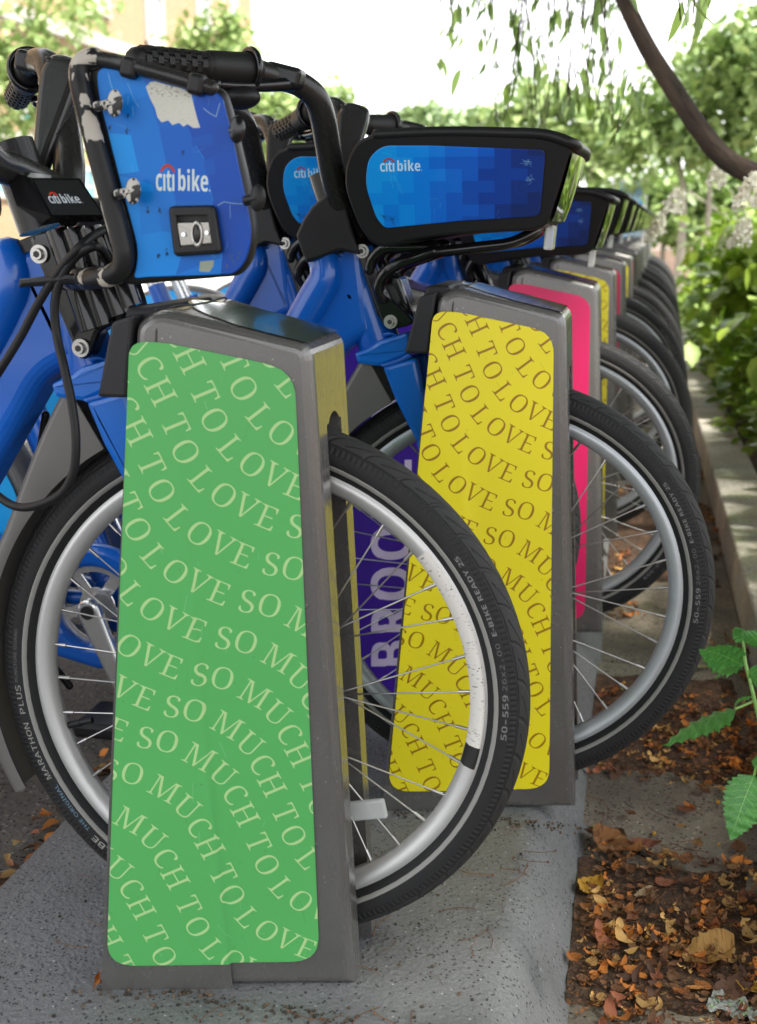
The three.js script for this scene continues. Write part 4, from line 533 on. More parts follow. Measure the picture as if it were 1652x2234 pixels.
// ---------------------------------------------------------------- leaves
function leafCard(len, wid, fold = 0.25, droop = 0.15) { // a folded pointed leaf, base at the origin, along +x
  const pos = [], idx = []; const st = [[0, 0], [0.25, 0.85], [0.5, 1], [0.78, 0.62], [1, 0]];
  st.forEach(([t, w]) => { const x = t * len, y = -droop * len * t * t, hw = w * wid / 2; pos.push(x, y + fold * hw, -hw, x, y, 0, x, y + fold * hw, hw); });
  for (let i = 0; i < 4; i++) for (const k of [0, 1]) { const a = i * 3 + k; idx.push(a, a + 1, a + 3, a + 1, a + 4, a + 3); }
  const g = new THREE.BufferGeometry(); g.setAttribute('position', new THREE.Float32BufferAttribute(pos, 3)); g.setIndex(idx); g.computeVertexNormals(); return g;
}
const leafMat = (rough = 0.55, tr = 0.45) => phy([1, 1, 1], rough, 0, { side: THREE.DoubleSide, transmission: tr, thickness: 0 });
const leafGreen = leafMat(), leafDry = std([1, 1, 1], 0.8, 0, { side: THREE.DoubleSide });
function scatter(parent, name, geo, mat, n, place, tint, kind) { // n copies; place() -> [position, quaternion, scale]
  const m = new THREE.InstancedMesh(geo, mat, n), M4 = new THREE.Matrix4(), c = new THREE.Color();
  for (let i = 0; i < n; i++) { const [p, q, s] = place(i); M4.compose(p, q, V(s, s, s)); m.setMatrixAt(i, M4); const k = tint(i, p); c.setRGB(k[0], k[1], k[2]); m.setColorAt(i, c); }
  m.name = parent === scene ? numbered(name) : name; m.castShadow = m.receiveShadow = true; parent.add(m); m.userData.kind = kind || 'stuff'; return m;
}
const Q = (x, y, z) => new THREE.Quaternion().setFromEuler(new THREE.Euler(x, y, z));
const mixc = (a, b, t) => a.map((v, i) => v + (b[i] - v) * t);
function crown(parent, name, clumps, n, len, wid, cols, droopy = 0, mat = leafGreen) { // clumps: [centre, radius]; leaves thin out inwards and clump in twigs
  const vol = clumps.map(c => c[1] ** 2), tot = vol.reduce((a, b) => a + b); const tw = [];
  clumps.forEach((c, i) => { const k = Math.max(4, Math.round(n / 22 * vol[i] / tot)); for (let j = 0; j < k; j++) { const d = V(gauss(), gauss() * 0.85, gauss()).normalize().multiplyScalar(c[1] * Math.pow(rnd(), 0.42) * rr(0.75, 1.12)); tw.push([c[0].clone().add(d), c[1], d.y / c[1]]); } });
  return scatter(parent, name, leafCard(len, wid), mat, n, () => { const t = tw[Math.floor(rnd() * tw.length)], s = len * 1.5; return [t[0].clone().add(V(gauss() * s, gauss() * s * 0.8, gauss() * s)), Q(rr(-0.8, 0.8), rr(0, 6.28), droopy ? rr(-1.9, -0.5) : rr(-1.2, 0.5)), rr(0.6, 1.25)]; },
    () => mixc(cols[0], cols[1], Math.pow(rnd(), 1.3)));
}
const bark = std('#ffffff', 0.95, 0, { map: noiseTex(256, (u, v) => { const k = 0.55 + 0.9 * fbm(u * 10, v * 3, 5, 141, 4); return [66 * k, 55 * k, 46 * k]; }), bumpMap: noiseTex(256, (u, v) => 255 * fbm(u * 14, v * 5, 7, 142, 4), false), bumpScale: 0.012 });
const barkPale = std([0.3, 0.27, 0.22], 0.9);
function bark3(pts, rf, n = 40, rad = 14) { const g = tube(pts, rf, n, rad, false), P = g.attributes.position; for (let i = 0; i < P.count; i++) { const k = 1 + 0; P.setXYZ(i, P.getX(i) * k, P.getY(i), P.getZ(i)); } const u = g.attributes.uv; for (let i = 0; i < u.count; i++) u.setXY(i, u.getX(i) * 6, u.getY(i) * 2); return g; }

// leaning tree on the right: its limb crosses the picture's top corner and its canopy shades the row
{
  const t = thing('leaning_tree', 'dark leaning tree limb reaching over the bikes at the upper right', 'tree');
  const lz = -3.6, p = (x, y, z = lz) => onZ(x, y, z);
  mesh(t, 'trunk', bark3([V(2.9, -0.1, -3.3), V(2.7, 0.45, -3.35), V(2.2, 0.82, -3.45), p(1800, 412), p(1720, 398), p(1652, 381), p(1585, 349), p(1521, 273), p(1470, 195), p(1417, 112), p(1362, 0), p(1320, -110), p(1260, -260, -3.4), p(1130, -560, -3.0)], u => u < 0.36 ? 0.09 - 0.04 * u / 0.36 : 0.05 - 0.027 * Math.min(1, (u - 0.36) * 2.2), 120, 16), bark);
  mesh(t, 'branch', [bark3([p(1260, -260, -3.4), V(0.9, 3.2, -2.2), V(1.2, 3.8, -0.5)], u => 0.022 - 0.01 * u), bark3([p(1260, -260, -3.4), V(0.6, 3.3, -5), V(1, 4.2, -7.4)], u => 0.022 - 0.01 * u), bark3([V(2.7, 0.45, -3.35), V(2.9, 2.4, -3.6), V(3.2, 4.4, -4.2)], u => 0.07 - 0.03 * u)], bark);
  // overhead canopy, a broad layer of leaves three to five metres up
  const cl = []; for (let i = 0; i < 13; i++) for (let j = 0; j < (i < 7 ? 6 : 5); j++) cl.push([V(-1.5 + j * (i < 7 ? 0.9 : 0.84) + rr(-0.3, 0.3), rr(3.7, 4.8), 6.0 - i * 1.2 + rr(-0.4, 0.4)), rr(0.75, 1.1)]);
  crown(t, 'crown', cl, 38000, 0.2, 0.13, [[0.05, 0.10, 0.02], [0.10, 0.17, 0.035]], 0, leafMat(0.55, 0.2));
  // slender leaves hanging in front of the sky
  const tw = []; const spots = [[975, 10, 40], [1010, 40, 30], [1050, 10, 40], [985, 85, 30], [1110, 40, 45], [1150, 70, 50], [1200, 30, 60], [1240, 90, 55], [1180, 130, 45], [1290, 40, 60], [1120, 120, 40], [1210, 180, 45], [1130, 190, 35], [1160, 235, 35], [1230, 240, 40], [1060, 90, 35], [1280, 150, 45], [1310, 100, 45], [1265, 205, 35], [1300, 250, 40], [1345, 290, 45], [1090, 265, 22], [1180, 290, 30], [965, 150, 18], [1015, 175, 12], [1330, 190, 40], [1070, 150, 25], [1380, 230, 40], [1250, 10, 70], [1330, 20, 50]];
  const pts = []; for (const [x, y, r] of spots) for (let k = 0; k < r * 0.2; k++) pts.push(onZ(x + gauss() * r * 0.8, y + gauss() * r * 0.8, rr(-3.4, -5.6)));
  for (const [x, y] of [[1512, 30], [1500, 60], [1530, 25], [1545, 20], [1520, 75], [1500, 15], [1528, 60], [1485, 45]]) pts.push(onZ(x, y, rr(-2.4, -2.7)));
  scatter(t, 'hanging_leaves', leafCard(0.085, 0.026, 0.2, 0.3), leafGreen, pts.length, i => [pts[i].clone().add(V(0, 0.035, 0)), Q(rr(-0.9, 0.9), rr(0, 6.28), rr(-2.0, -0.6)), rr(0.45, 1.15)], () => mixc([0.10, 0.2, 0.03], [0.30, 0.44, 0.09], rnd()));
  const twigs = []; for (let i = 0; i < pts.length; i++) { const a = pts[i], b = a.clone().add(V(rr(-0.03, 0.05), rr(0.06, 0.22), rr(-0.03, 0.03))); twigs.push(rod(a, b, 0.0016, 4)); } for (const [a, b] of [[[960, -60], [990, 70]], [[1040, -60], [1060, 100]], [[1130, -80], [1170, 230]], [[1230, -80], [1240, 230]], [[1300, -60], [1340, 280]], [[1510, -60], [1515, 60]]]) twigs.push(tube([onZ(...a, -4), onZ((a[0] + b[0]) / 2 + 8, (a[1] + b[1]) / 2, -4.1), onZ(...b, -4.2)], 0.003, 10, 5)); mesh(t, 'twig', twigs, bark);
}

// hydrangea bushes behind the curb
function hydrangea(x, z, r, h, n, label, flowers) {
  const t = thing('hydrangea_bush', label, 'bush', [x, 0.03, z], 'bushes behind the curb'); const cl = [];
  for (let i = 0; i < 9; i++) { const a = rnd() * 6.28, d = r * rr(0.2, 0.75); cl.push([V(Math.cos(a) * d, rr(0.25, 0.8) * h, Math.sin(a) * d), r * rr(0.34, 0.5)]); }
  mesh(t, 'stems', Array.from({ length: 9 }, () => tube([[gauss() * 0.06, 0, gauss() * 0.06], [gauss() * 0.2, h * 0.4, gauss() * 0.2], [gauss() * r * 0.6, h * 0.85, gauss() * r * 0.6]], 0.006, 8, 5)), barkPale);
  crown(t, 'foliage', cl, n, 0.12, 0.075, [[0.16, 0.28, 0.015], [0.44, 0.60, 0.06]]);
  for (const f of flowers) { const p = new THREE.Vector3(...f).sub(t.position), g = []; const q = leafCard(0.015, 0.015, 0.1, 0); for (let i = 0; i < 190; i++) { const u = rnd(), a = rnd() * 6.28, rad = 0.036 * Math.sqrt(1 - u * 0.9) * rr(0.7, 1.05), k = q.clone(); k.applyQuaternion(Q(rnd() * 6, rnd() * 6, rnd() * 6)); k.translate(p.x + Math.cos(a) * rad + u * 0.02, p.y + u * 0.075 - 0.02, p.z + Math.sin(a) * rad); g.push(k); } mesh(t, 'flower', g, petal); }
  return t;
}
const petal = std([0.86, 0.84, 0.7], 0.7, 0, { side: THREE.DoubleSide });
const fl = (x, y, z) => onZ(x, y, z).toArray();
hydrangea(1.32, -3.3, 0.62, 1.2, 1700, 'bright green bush with cream flower heads nearest the leaning limb', [fl(1632, 432, -2.95)]);
hydrangea(1.05, -4.5, 0.56, 1.15, 1700, 'green bush with a pointed cream flower head beside the map board', [fl(1466, 452, -4.2), fl(1612, 520, -4.0)]);
hydrangea(0.97, -5.7, 0.52, 1.05, 1500, 'green flowering bush, third along the curb from the near end', [fl(1432, 500, -5.3)]);
hydrangea(0.95, -7.2, 0.5, 1.0, 1400, 'green bush, fourth along the curb from the near end', [fl(1418, 520, -6.8)]);
hydrangea(1.0, -9.0, 0.55, 0.85, 1300, 'green bush, fifth along the curb from the near end', []);
hydrangea(1.0, -11.2, 0.6, 0.9, 1300, 'green bush, sixth along the curb and nearest the map board', []);
hydrangea(1.6, -18, 1.2, 1.6, 1800, 'green bush farthest along the curb behind the map board', []);
hydrangea(2.1, -4.8, 0.85, 1.5, 1500, 'taller green bush behind the nearest flowering bush', [fl(1560, 392, -4.3)]);
hydrangea(1.9, -6.8, 0.85, 1.4, 1500, 'taller green bush standing behind the third flowering bush', []);
hydrangea(1.9, -9.4, 0.95, 1.4, 1300, 'taller green bush standing behind the fifth bush of the curb row', []);
{ // low leaves spilling over the curb
  const g = scatter(scene, 'ground_cover', leafCard(0.06, 0.04), leafGreen, 9000, () => { const z = -1.9 - Math.pow(rnd(), 0.8) * 12, far = Math.min(1, Math.max(0, (-z - 3.2) / 2.5)), x = 0.58 - 0.12 * far + Math.abs(gauss()) * 0.24 - (rnd() < 0.2 ? 0.08 * rnd() : 0), hgt = Math.max(0, x - 0.42) * (1 + far * 0.8); return [V(x, 0.05 + hgt * rr(0.1, 1.0), z), Q(rr(-0.8, 0.8), rr(0, 6.28), rr(-0.8, 0.6)), rr(0.5, 1.4)]; }, () => mixc([0.12, 0.23, 0.015], [0.38, 0.54, 0.06], rnd())); tag(g, 'small green leaves spilling over the curb beside the bikes', 'ground cover', null, 'stuff');
}
{ // chain-link fence behind the low leaves
  const t = thing('chain_link_fence', 'grey chain-link fence overgrown by leaves behind the curb', 'fence'); const wires = [], z0 = -1.4, z1 = -5.9, y0 = 0.06, y1 = 0.6, s = 0.055;
  for (let z = z1; z < z0; z += s) { const a = [], n = Math.round((y1 - y0) / s); for (let k = 0; k <= n; k++) a.push(V(0.575 + (k % 2 ? 0.004 : -0.004), y0 + k * s, z + (k % 2 ? s * 0.52 : -s * 0.02))); const b = a.map((p, k) => V(p.x, p.y, z + s * 0.5 + (k % 2 ? -s * 0.52 : s * 0.02))); for (const l of [a, b]) for (let k = 0; k < n; k++) wires.push(rod(l[k], l[k + 1], 0.0017, 4)); }
  const w = mesh(t, 'wire_mesh', wires, std([0.42, 0.43, 0.44], 0.4, 0.7)); w.userData.kind = 'stuff';
  for (const z of [-1.5, -3.4, -5.9]) mesh(t, 'post', rod([0.6, -0.1, z], [0.6, 0.62, z], 0.022, 14), M.alu); mesh(t, 'top_rail', rod([0.595, 0.62, z0], [0.595, 0.62, z1], 0.014, 10), M.alu);
}

// weed with large toothed leaves at the lower right
function toothLeaf(base, tip, side, wid, droop = 0.012) { // serrated blade from base to tip; `side` is the across direction
  const ax = tip.clone().sub(base), len = ax.length(), X = ax.clone().normalize(), Z = side.clone().sub(X.clone().multiplyScalar(side.dot(X))).normalize(), Y = Z.clone().cross(X); const n = 26, pos = [], idx = [], uv = [];
  for (let i = 0; i <= n; i++) { const t = i / n, w = wid / 2 * Math.pow(Math.sin(Math.PI * Math.pow(t, 0.62)), 0.85) * (i % 2 ? 0.86 : 1.05), y = -droop * Math.sin(t * 2.6) * 0.6; for (const s of [-1, -0.5, 0, 0.5, 1]) { const off = Math.abs(s), wave = 0.0016 * Math.sin(i * 1.57 + off * 2), p = base.clone().addScaledVector(X, (t + (off === 1 ? 0.02 : 0)) * len).addScaledVector(Z, s * w).addScaledVector(Y, y + off * w * 0.22 + wave * off); pos.push(p.x, p.y, p.z); uv.push(t, s * 0.5 + 0.5); } }
  for (let i = 0; i < n; i++) for (let k = 0; k < 4; k++) { const a = i * 5 + k; idx.push(a, a + 1, a + 5, a + 1, a + 6, a + 5); }
  const g = new THREE.BufferGeometry(); g.setAttribute('position', new THREE.Float32BufferAttribute(pos, 3)); g.setAttribute('uv', new THREE.Float32BufferAttribute(uv, 2)); g.setIndex(idx); g.computeVertexNormals(); return g;
}
const weedMat = phy([1, 1, 1], 0.5, 0, { side: THREE.DoubleSide, transmission: 0.25, thickness: 0, map: canvasTex(512, 256, (g, w, h) => { g.fillStyle = '#3f7f30'; g.fillRect(0, 0, w, h); for (let i = 0; i < 900; i++) { g.fillStyle = rnd() > .5 ? 'rgba(95,165,60,.18)' : 'rgba(30,90,35,.18)'; g.beginPath(); g.ellipse(rnd() * w, rnd() * h, 4 + rnd() * 14, 2 + rnd() * 6, rnd() * 3, 0, 7); g.fill(); } g.strokeStyle = 'rgba(150,195,105,.75)'; g.lineWidth = 4; g.beginPath(); g.moveTo(0, h / 2); g.lineTo(w, h / 2); g.stroke(); g.lineWidth = 2; for (let i = 0; i < 9; i++) for (const s of [1, -1]) { g.beginPath(); g.moveTo(i * 54 + 8, h / 2); g.quadraticCurveTo(i * 54 + 50, h / 2 + s * 50, i * 54 + 85, h / 2 + s * 118); g.stroke(); } }) });
{
  const t = thing('weed', 'leafy green weed with large toothed leaves at the lower right edge', 'plant'); const z = -1.26, p = (x, y, d = 0) => onZ(x, y, z + d);
  mesh(t, 'stem', tube([V(0.245, -0.03, -1.2), p(1700, 1800, 0.02), p(1662, 1600), p(1640, 1500), p(1626, 1445, -0.02), p(1622, 1400, -0.03)], u => 0.0034 - 0.0016 * u, 40, 8), std([0.14, 0.28, 0.06], 0.5));
  const up = V(0.25, 0.6, 0.75);
  for (const [b, e, w, s, d] of [[[1606, 1546], [1452, 1634], 0.06, V(0.5, 0.8, 0.3), 0], [[1622, 1452], [1528, 1424], 0.048, V(0.1, 0.9, 0.4), -0.03], [[1618, 1458], [1566, 1487], 0.018, V(.3, .8, .5), 0.0], [[1632, 1462], [1700, 1500], 0.03, V(0, .9, .4), 0.02], [[1646, 1690], [1598, 1830], 0.05, V(0.85, 0.35, 0.25), 0.04], [[1640, 1660], [1720, 1700], 0.04, V(0, .8, .5), 0.03], [[1624, 1405], [1604, 1376], 0.02, V(.6, .5, .5), -0.03], [[1626, 1402], [1668, 1372], 0.026, V(.3, .8, .4), -0.03], [[1650, 1570], [1720, 1610], 0.045, V(0, .8, .6), 0.02], [[1640, 1520], [1610, 1548], 0.008, V(0, .8, .6), 0.01]]) { const B = p(...b, d), E = p(...e, d + 0.015); mesh(t, 'leaf', toothLeaf(B, E, s, w), weedMat); }
  mesh(t, 'leaf_stalk', [tube([p(1648, 1528, 0), p(1625, 1538, 0), p(1606, 1546, 0)], 0.0015, 10, 6), tube([p(1660, 1650, 0.02), p(1652, 1668, 0.03), p(1646, 1690, 0.04)], 0.0015, 10, 6)], std([0.16, 0.3, 0.07], 0.5));
}

// ---------------------------------------------------------------- fallen leaves and litter
const GY = -0.088;
function curlLeaf(len, wid, curl, bend, n = 20, m = 10) { const pos = [], idx = [], ph = rnd() * 6; for (let i = 0; i <= n; i++) for (let k = 0; k <= m; k++) { const t = i / n, s = k / m * 2 - 1, lob = 1 + 0.09 * Math.sin(i * 1.9 + ph) + 0.07 * Math.sin(i * 3.7 + s), w = wid / 2 * Math.pow(Math.sin(Math.PI * Math.min(1, t * 0.965 + 0.035)), 0.75) * (Math.abs(s) > 0.95 ? lob : 1), rib = -0.012 * wid * Math.abs(Math.sin((t * 7 - Math.abs(s) * 1.6) * Math.PI)); pos.push((t - 0.5) * len, curl * wid * 0.34 * (Math.abs(s) ** 1.6) * (0.5 + 0.5 * Math.sin(t * 4 + ph + s)) + bend * len * (t - 0.5) ** 2 * 1.1 + rib + 0.02 * wid * Math.sin(i * 0.9 + k * 0.7 + ph), s * w); } for (let i = 0; i < n; i++) for (let k = 0; k < m; k++) { const a = i * (m + 1) + k; idx.push(a, a + 1, a + m + 1, a + 1, a + m + 2, a + m + 1); } const g = new THREE.BufferGeometry(); g.setAttribute('position', new THREE.Float32BufferAttribute(pos, 3)); const uv = new Float32Array(pos.length / 3 * 2); for (let i = 0; i < uv.length / 2; i++) { uv[2 * i] = pos[3 * i] / len + 0.5; uv[2 * i + 1] = pos[3 * i + 2] / wid + 0.5; } g.setAttribute('uv', new THREE.BufferAttribute(uv, 2)); g.setIndex(idx); g.computeVertexNormals(); return g; }
const leafTex = canvasTex(256, 128, (g, w, h) => { g.fillStyle = '#e8e4dc'; g.fillRect(0, 0, w, h); for (let i = 0; i < 160; i++) { g.fillStyle = rnd() > .55 ? 'rgba(90,55,30,.3)' : 'rgba(255,240,200,.3)'; g.beginPath(); g.ellipse(rnd() * w, rnd() * h, 2 + rnd() * 13, 1 + rnd() * 7, rnd() * 3, 0, 7); g.fill(); } g.strokeStyle = 'rgba(110,70,35,.7)'; g.lineWidth = 2; g.beginPath(); g.moveTo(0, h / 2); g.lineTo(w, h / 2); g.stroke(); g.lineWidth = 1; for (let i = 0; i < 7; i++) for (const s of [1, -1]) { g.beginPath(); g.moveTo(i * 36, h / 2); g.lineTo(i * 36 + 40, h / 2 + s * 55); g.stroke(); } });
function fallen(label, px, py, lenPx, widPx, col, turn, curl = 0.5, bend = 0.3, y0 = GY, group) {
  const p = onY(px, py, y0), k = p.distanceTo(camera.position) / 2560, t = thing('fallen_leaf', label, 'leaf', [p.x, y0 + 0.004, p.z], group);
  const m = mesh(t, 'blade', curlLeaf(lenPx * k, widPx * k * 1.35, curl, bend), std(col, 0.75, 0, { map: leafTex, side: THREE.DoubleSide })); m.rotation.set(rr(-0.2, 0.2), turn, rr(-0.15, 0.15)); m.position.y = 0.004;
  const s = mesh(t, 'stalk', rod([lenPx * k * 0.48, 0.002, 0], [lenPx * k * 0.75, 0.004, lenPx * k * 0.08], 0.0009, 5), std([0.25, 0.14, 0.06], 0.8)); s.rotation.y = turn; return t;
}
const TAN = [0.50, 0.30, 0.10], ORA = [0.48, 0.17, 0.03], YEL = [0.62, 0.36, 0.04], BRN = [0.17, 0.075, 0.03], RED = [0.25, 0.085, 0.04], GRN = [0.25, 0.32, 0.08], PALE = [0.45, 0.36, 0.24];
fallen('large curled tan fallen leaf above the crumpled wrapper', 1548, 2100, 108, 78, TAN, 0.4, 0.9, 0.35);
fallen('curled brown fallen leaf with a tan top by the plate edge', 1345, 1858, 110, 62, [0.30, 0.13, 0.04], -0.5, 0.8, 0.4);
fallen('pale tan curved fallen leaf lying on the curled brown leaf', 1322, 1835, 70, 22, [0.6, 0.4, 0.16], -0.6, 0.6, 0.5);
fallen('bright orange yellow fallen leaf against the plate edge', 1288, 1942, 60, 40, YEL, 0.9, 0.7, 0.3);
fallen('flat orange fallen leaf in the middle of the soil patch', 1346, 2032, 62, 22, ORA, 0.1, 0.2, 0.1);
fallen('small orange fallen leaf tilted beside the plate edge', 1252, 2100, 34, 22, ORA, 2.2, 0.6, 0.2);
fallen('dark red brown fallen leaf beside the large tan leaf', 1600, 2170, 80, 40, [0.12, 0.06, 0.04], 0.3, 0.4, 0.2);
fallen('yellow fallen leaf on the soil by the right edge', 1632, 2168, 40, 34, YEL, 1.0, 0.6, 0.3);
fallen('small orange fallen leaf below the large tan leaf', 1515, 2166, 36, 12, [0.55, 0.25, 0.07], 0.2, 0.3, 0.1);
fallen('dull red fallen leaf behind the curled brown leaf', 1410, 1850, 62, 30, RED, 0.2, 0.4, 0.3);
fallen('tan fallen leaf lying on bare concrete by the weed', 1585, 1735, 30, 16, TAN, -0.4, 0.5, 0.2);
fallen('pale grey fallen leaf with a folded edge on the soil', 1405, 1962, 50, 24, PALE, 0.8, 0.8, 0.3);
fallen('yellow green fallen leaf seen through the nearest wheel', 213, 1612, 44, 40, [0.5, 0.4, 0.1], 1.2, 0.7, 0.4);
fallen('orange fallen leaf beside the nearest tyre on the left', 100, 1788, 40, 20, ORA, 2.4, 0.7, 0.3, -0.03);
fallen('orange fallen leaf at the foot of the green post', 214, 2154, 12, 40, ORA, 0.2, 0.8, 0.1, 0.002);
fallen('pale green fallen leaf on the concrete under the second tyre', 1520, 1462, 44, 16, [0.42, 0.44, 0.24], 0.1, 0.5, 0.2);
for (let i = 0; i < 80; i++) { const py = 1700 + Math.pow(rnd(), 0.8) * 500, px = rr(1290, 1648) - (py - 1700) * 0.05; const c = Math.floor(rnd() * 5); fallen(`small ${['orange', 'dull red', 'tan', 'dark brown', 'brown'][c]} fallen leaf on soil ${px < 1370 ? 'by the plate edge' : px < 1460 ? 'nearer plate than curb' : px < 1560 ? 'nearer curb than plate' : 'on the curb side'}${py < 1800 ? ', at the far end' : py < 1900 ? ', beyond the middle' : py < 2040 ? ', in the middle' : ', at the near end'}`, px, py, 16 + 46 * rnd() * rnd(), rr(9, 24), mixc([ORA, RED, TAN, BRN, BRN][c], BRN, rnd() * 0.7), rr(0, 6), rr(0.1, 0.9), rr(0, 0.4), GY, 'small leaves on the soil patch'); }
{ // dark soil and mulch lying over the slabs
  const mulch = (name, x0, x1, z0, z1, amp, sd) => { const nx = 40, nz = Math.round(40 * (z0 - z1) / (x1 - x0)), pos = [], uv = [], idx = []; for (let j = 0; j <= nz; j++) for (let i = 0; i <= nx; i++) { const u = i / nx, v = j / nz, x = x0 + (x1 - x0) * u, z = z0 + (z1 - z0) * v, e = Math.min(u > 0.5 ? (1 - u) * 1.6 : 1, Math.min(v, 1 - v) * (nz / nx) * 1.3) - 0.5 * fbm(x * 9 + 20, -z * 9 + 20, 64, sd, 4) + 0.12, y = GY - 0.012 + 0.013 * Math.max(0, Math.min(1, e * 5)) + amp * (fbm(x * 40 + 9, -z * 40 + 9, 256, sd + 5, 3) - 0.5); pos.push(x, y, z); uv.push(x * 2.2, z * 2.2); } for (let j = 0; j < nz; j++) for (let i = 0; i < nx; i++) { const a = j * (nx + 1) + i; idx.push(a, a + 1, a + nx + 1, a + 1, a + nx + 2, a + nx + 1); }
    const g = new THREE.BufferGeometry(); g.setAttribute('position', new THREE.Float32BufferAttribute(pos, 3)); g.setAttribute('uv', new THREE.Float32BufferAttribute(uv, 2)); g.setIndex(idx); g.computeVertexNormals(); mesh(scene, name, g, soilMat).userData.kind = 'structure'; };
  mulch('soil', -0.045, 0.31, -1.26, -1.80, 0.008, 301); mulch('soil', -0.045, 0.31, -1.98, -2.62, 0.006, 311); mulch('soil', -0.045, 0.31, -3.2, -4.6, 0.006, 321);
  const e = scatter(scene, 'grit', new THREE.IcosahedronGeometry(0.0022, 0), std([1, 1, 1], 0.9), 900, () => { const near = rnd() < 0.5, k = Math.floor(rnd() * 3), d = [[-0.428, -1.272], [-0.192, -1.777], [-0.41, -2.108]][k]; return [near ? V(d[0] + rr(-0.18, 0.16), 0.001, d[1] + 0.12 + Math.abs(gauss()) * 0.03) : V(rr(-0.8, -0.12), 0.001, rr(-0.85, -2.6)), Q(rr(0, 6), rr(0, 6), 0), rr(0.4, 1.3)]; }, () => mixc([0.03, 0.025, 0.02], [0.2, 0.13, 0.08], rnd() * rnd())); tag(e, 'dark grit scattered on the base plates round the dock feet', 'grit', null, 'stuff');
}
{ // countless crumbs of leaf and soil
  const cols = [BRN, BRN, [0.09, 0.045, 0.028], [0.13, 0.065, 0.035], RED, ORA, ORA, TAN, TAN, [0.2, 0.1, 0.045], [0.26, 0.12, 0.05]];
  const spot = () => { for (let k = 0; k < 60; k++) { const z = -0.9 - Math.pow(rnd(), 1.6) * 8, x = rr(-0.03, 0.3), d = fbm(x * 5 + 10, -z * 5, 64, 151, 3), edge = Math.max(0, 1 - Math.min(x + 0.03, 0.3 - x) / 0.07); if ((z < -2.0 && z > -2.45 ? 0.4 : 0) + d + 0.3 * edge + (z > -1.78 && z < -1.3 ? 0.3 : 0) - (z < -1.75 && z > -2.0 ? .4 : 0) > 0.66 + 0.2 * rnd()) return V(x, GY + 0.001 + rnd() * 0.009, z); } return V(rr(0, 0.28), GY, rr(-1.2, -1.6)); };
  const g = scatter(scene, 'leaf_litter', merge([curlLeaf(0.03, 0.016, 1.2, 0.8, 7, 4), curlLeaf(0.022, 0.008, 1.6, 1.4, 6, 2).rotateY(1.1).translate(0.016, 0.001, 0.012), curlLeaf(0.016, 0.011, 0.9, 0.5, 6, 4).rotateY(2.3).translate(-0.014, 0.002, -0.013)]), leafDry, 2300, () => [spot(), Q(rr(-0.7, 0.7), rr(0, 6.28), rr(-0.5, 0.5)), 0.2 + 0.95 * rnd() * rnd()], () => { const f = rr(0.6, 1.5); return cols[Math.floor(rnd() * cols.length)].map(c => c * f); }); tag(g, 'brown and orange leaf crumbs over the soil beside the base plates', 'leaf litter', null, 'stuff');
  const l2 = scatter(scene, 'leaf_litter', leafCard(0.026, 0.013, 0.6, 0.3), leafDry, 900, () => { const z = -1.25 - rnd() * 5, x = -0.83 - Math.abs(gauss()) * 0.05; return [V(x, -0.03 + rnd() * 0.01, z), Q(rr(-0.7, 0.7), rr(0, 6.28), rr(-0.5, 0.5)), rr(0.4, 1.4)]; }, () => { const f = rr(0.6, 1.3); return cols[Math.floor(rnd() * cols.length)].map(c => c * f); }); tag(l2, 'orange leaf crumbs along the left edge of the base plates', 'leaf litter', null, 'stuff');
  const tw = scatter(scene, 'fallen_stalks', merge([tube([[-0.03, 0.001, 0], [0, 0.002, 0.006], [0.028, 0.0015, -0.002]], 0.0007, 8, 4), new THREE.SphereGeometry(0.002, 6, 5).translate(0.029, 0.002, -0.002)]), std([1, 1, 1], 0.8), 260, () => { const o = rnd() < 0.45; return [V(o ? rr(-0.75, -0.09) : rr(-0.02, 0.28), o ? 0.0015 : GY + 0.004, rr(-0.85, o ? -2.2 : -1.9)), Q(0, rr(0, 6.28), 0), rr(0.4, 1.1)]; }, () => mixc([0.10, 0.035, 0.02], [0.2, 0.09, 0.04], rnd())); tag(tw, 'thin reddish stalks scattered over plates and soil', 'stalks', null, 'stuff');
  const be = scatter(scene, 'fallen_berries', new THREE.SphereGeometry(0.0042, 10, 8), std([1, 1, 1], 0.4), 34, () => { const o = rnd() < 0.15; return [V(o ? rr(-0.7, -0.1) : rr(-0.02, 0.29), (o ? 0 : GY) + 0.004, rr(-1.0, -2.6)), Q(0, 0, 0), rr(0.6, 1.1)]; }, () => rnd() < 0.75 ? [0.6, 0.3, 0.02] : [0.2, 0.3, 0.04]); tag(be, 'tiny yellow and green berries scattered on the ground', 'berries', null, 'stuff');
}
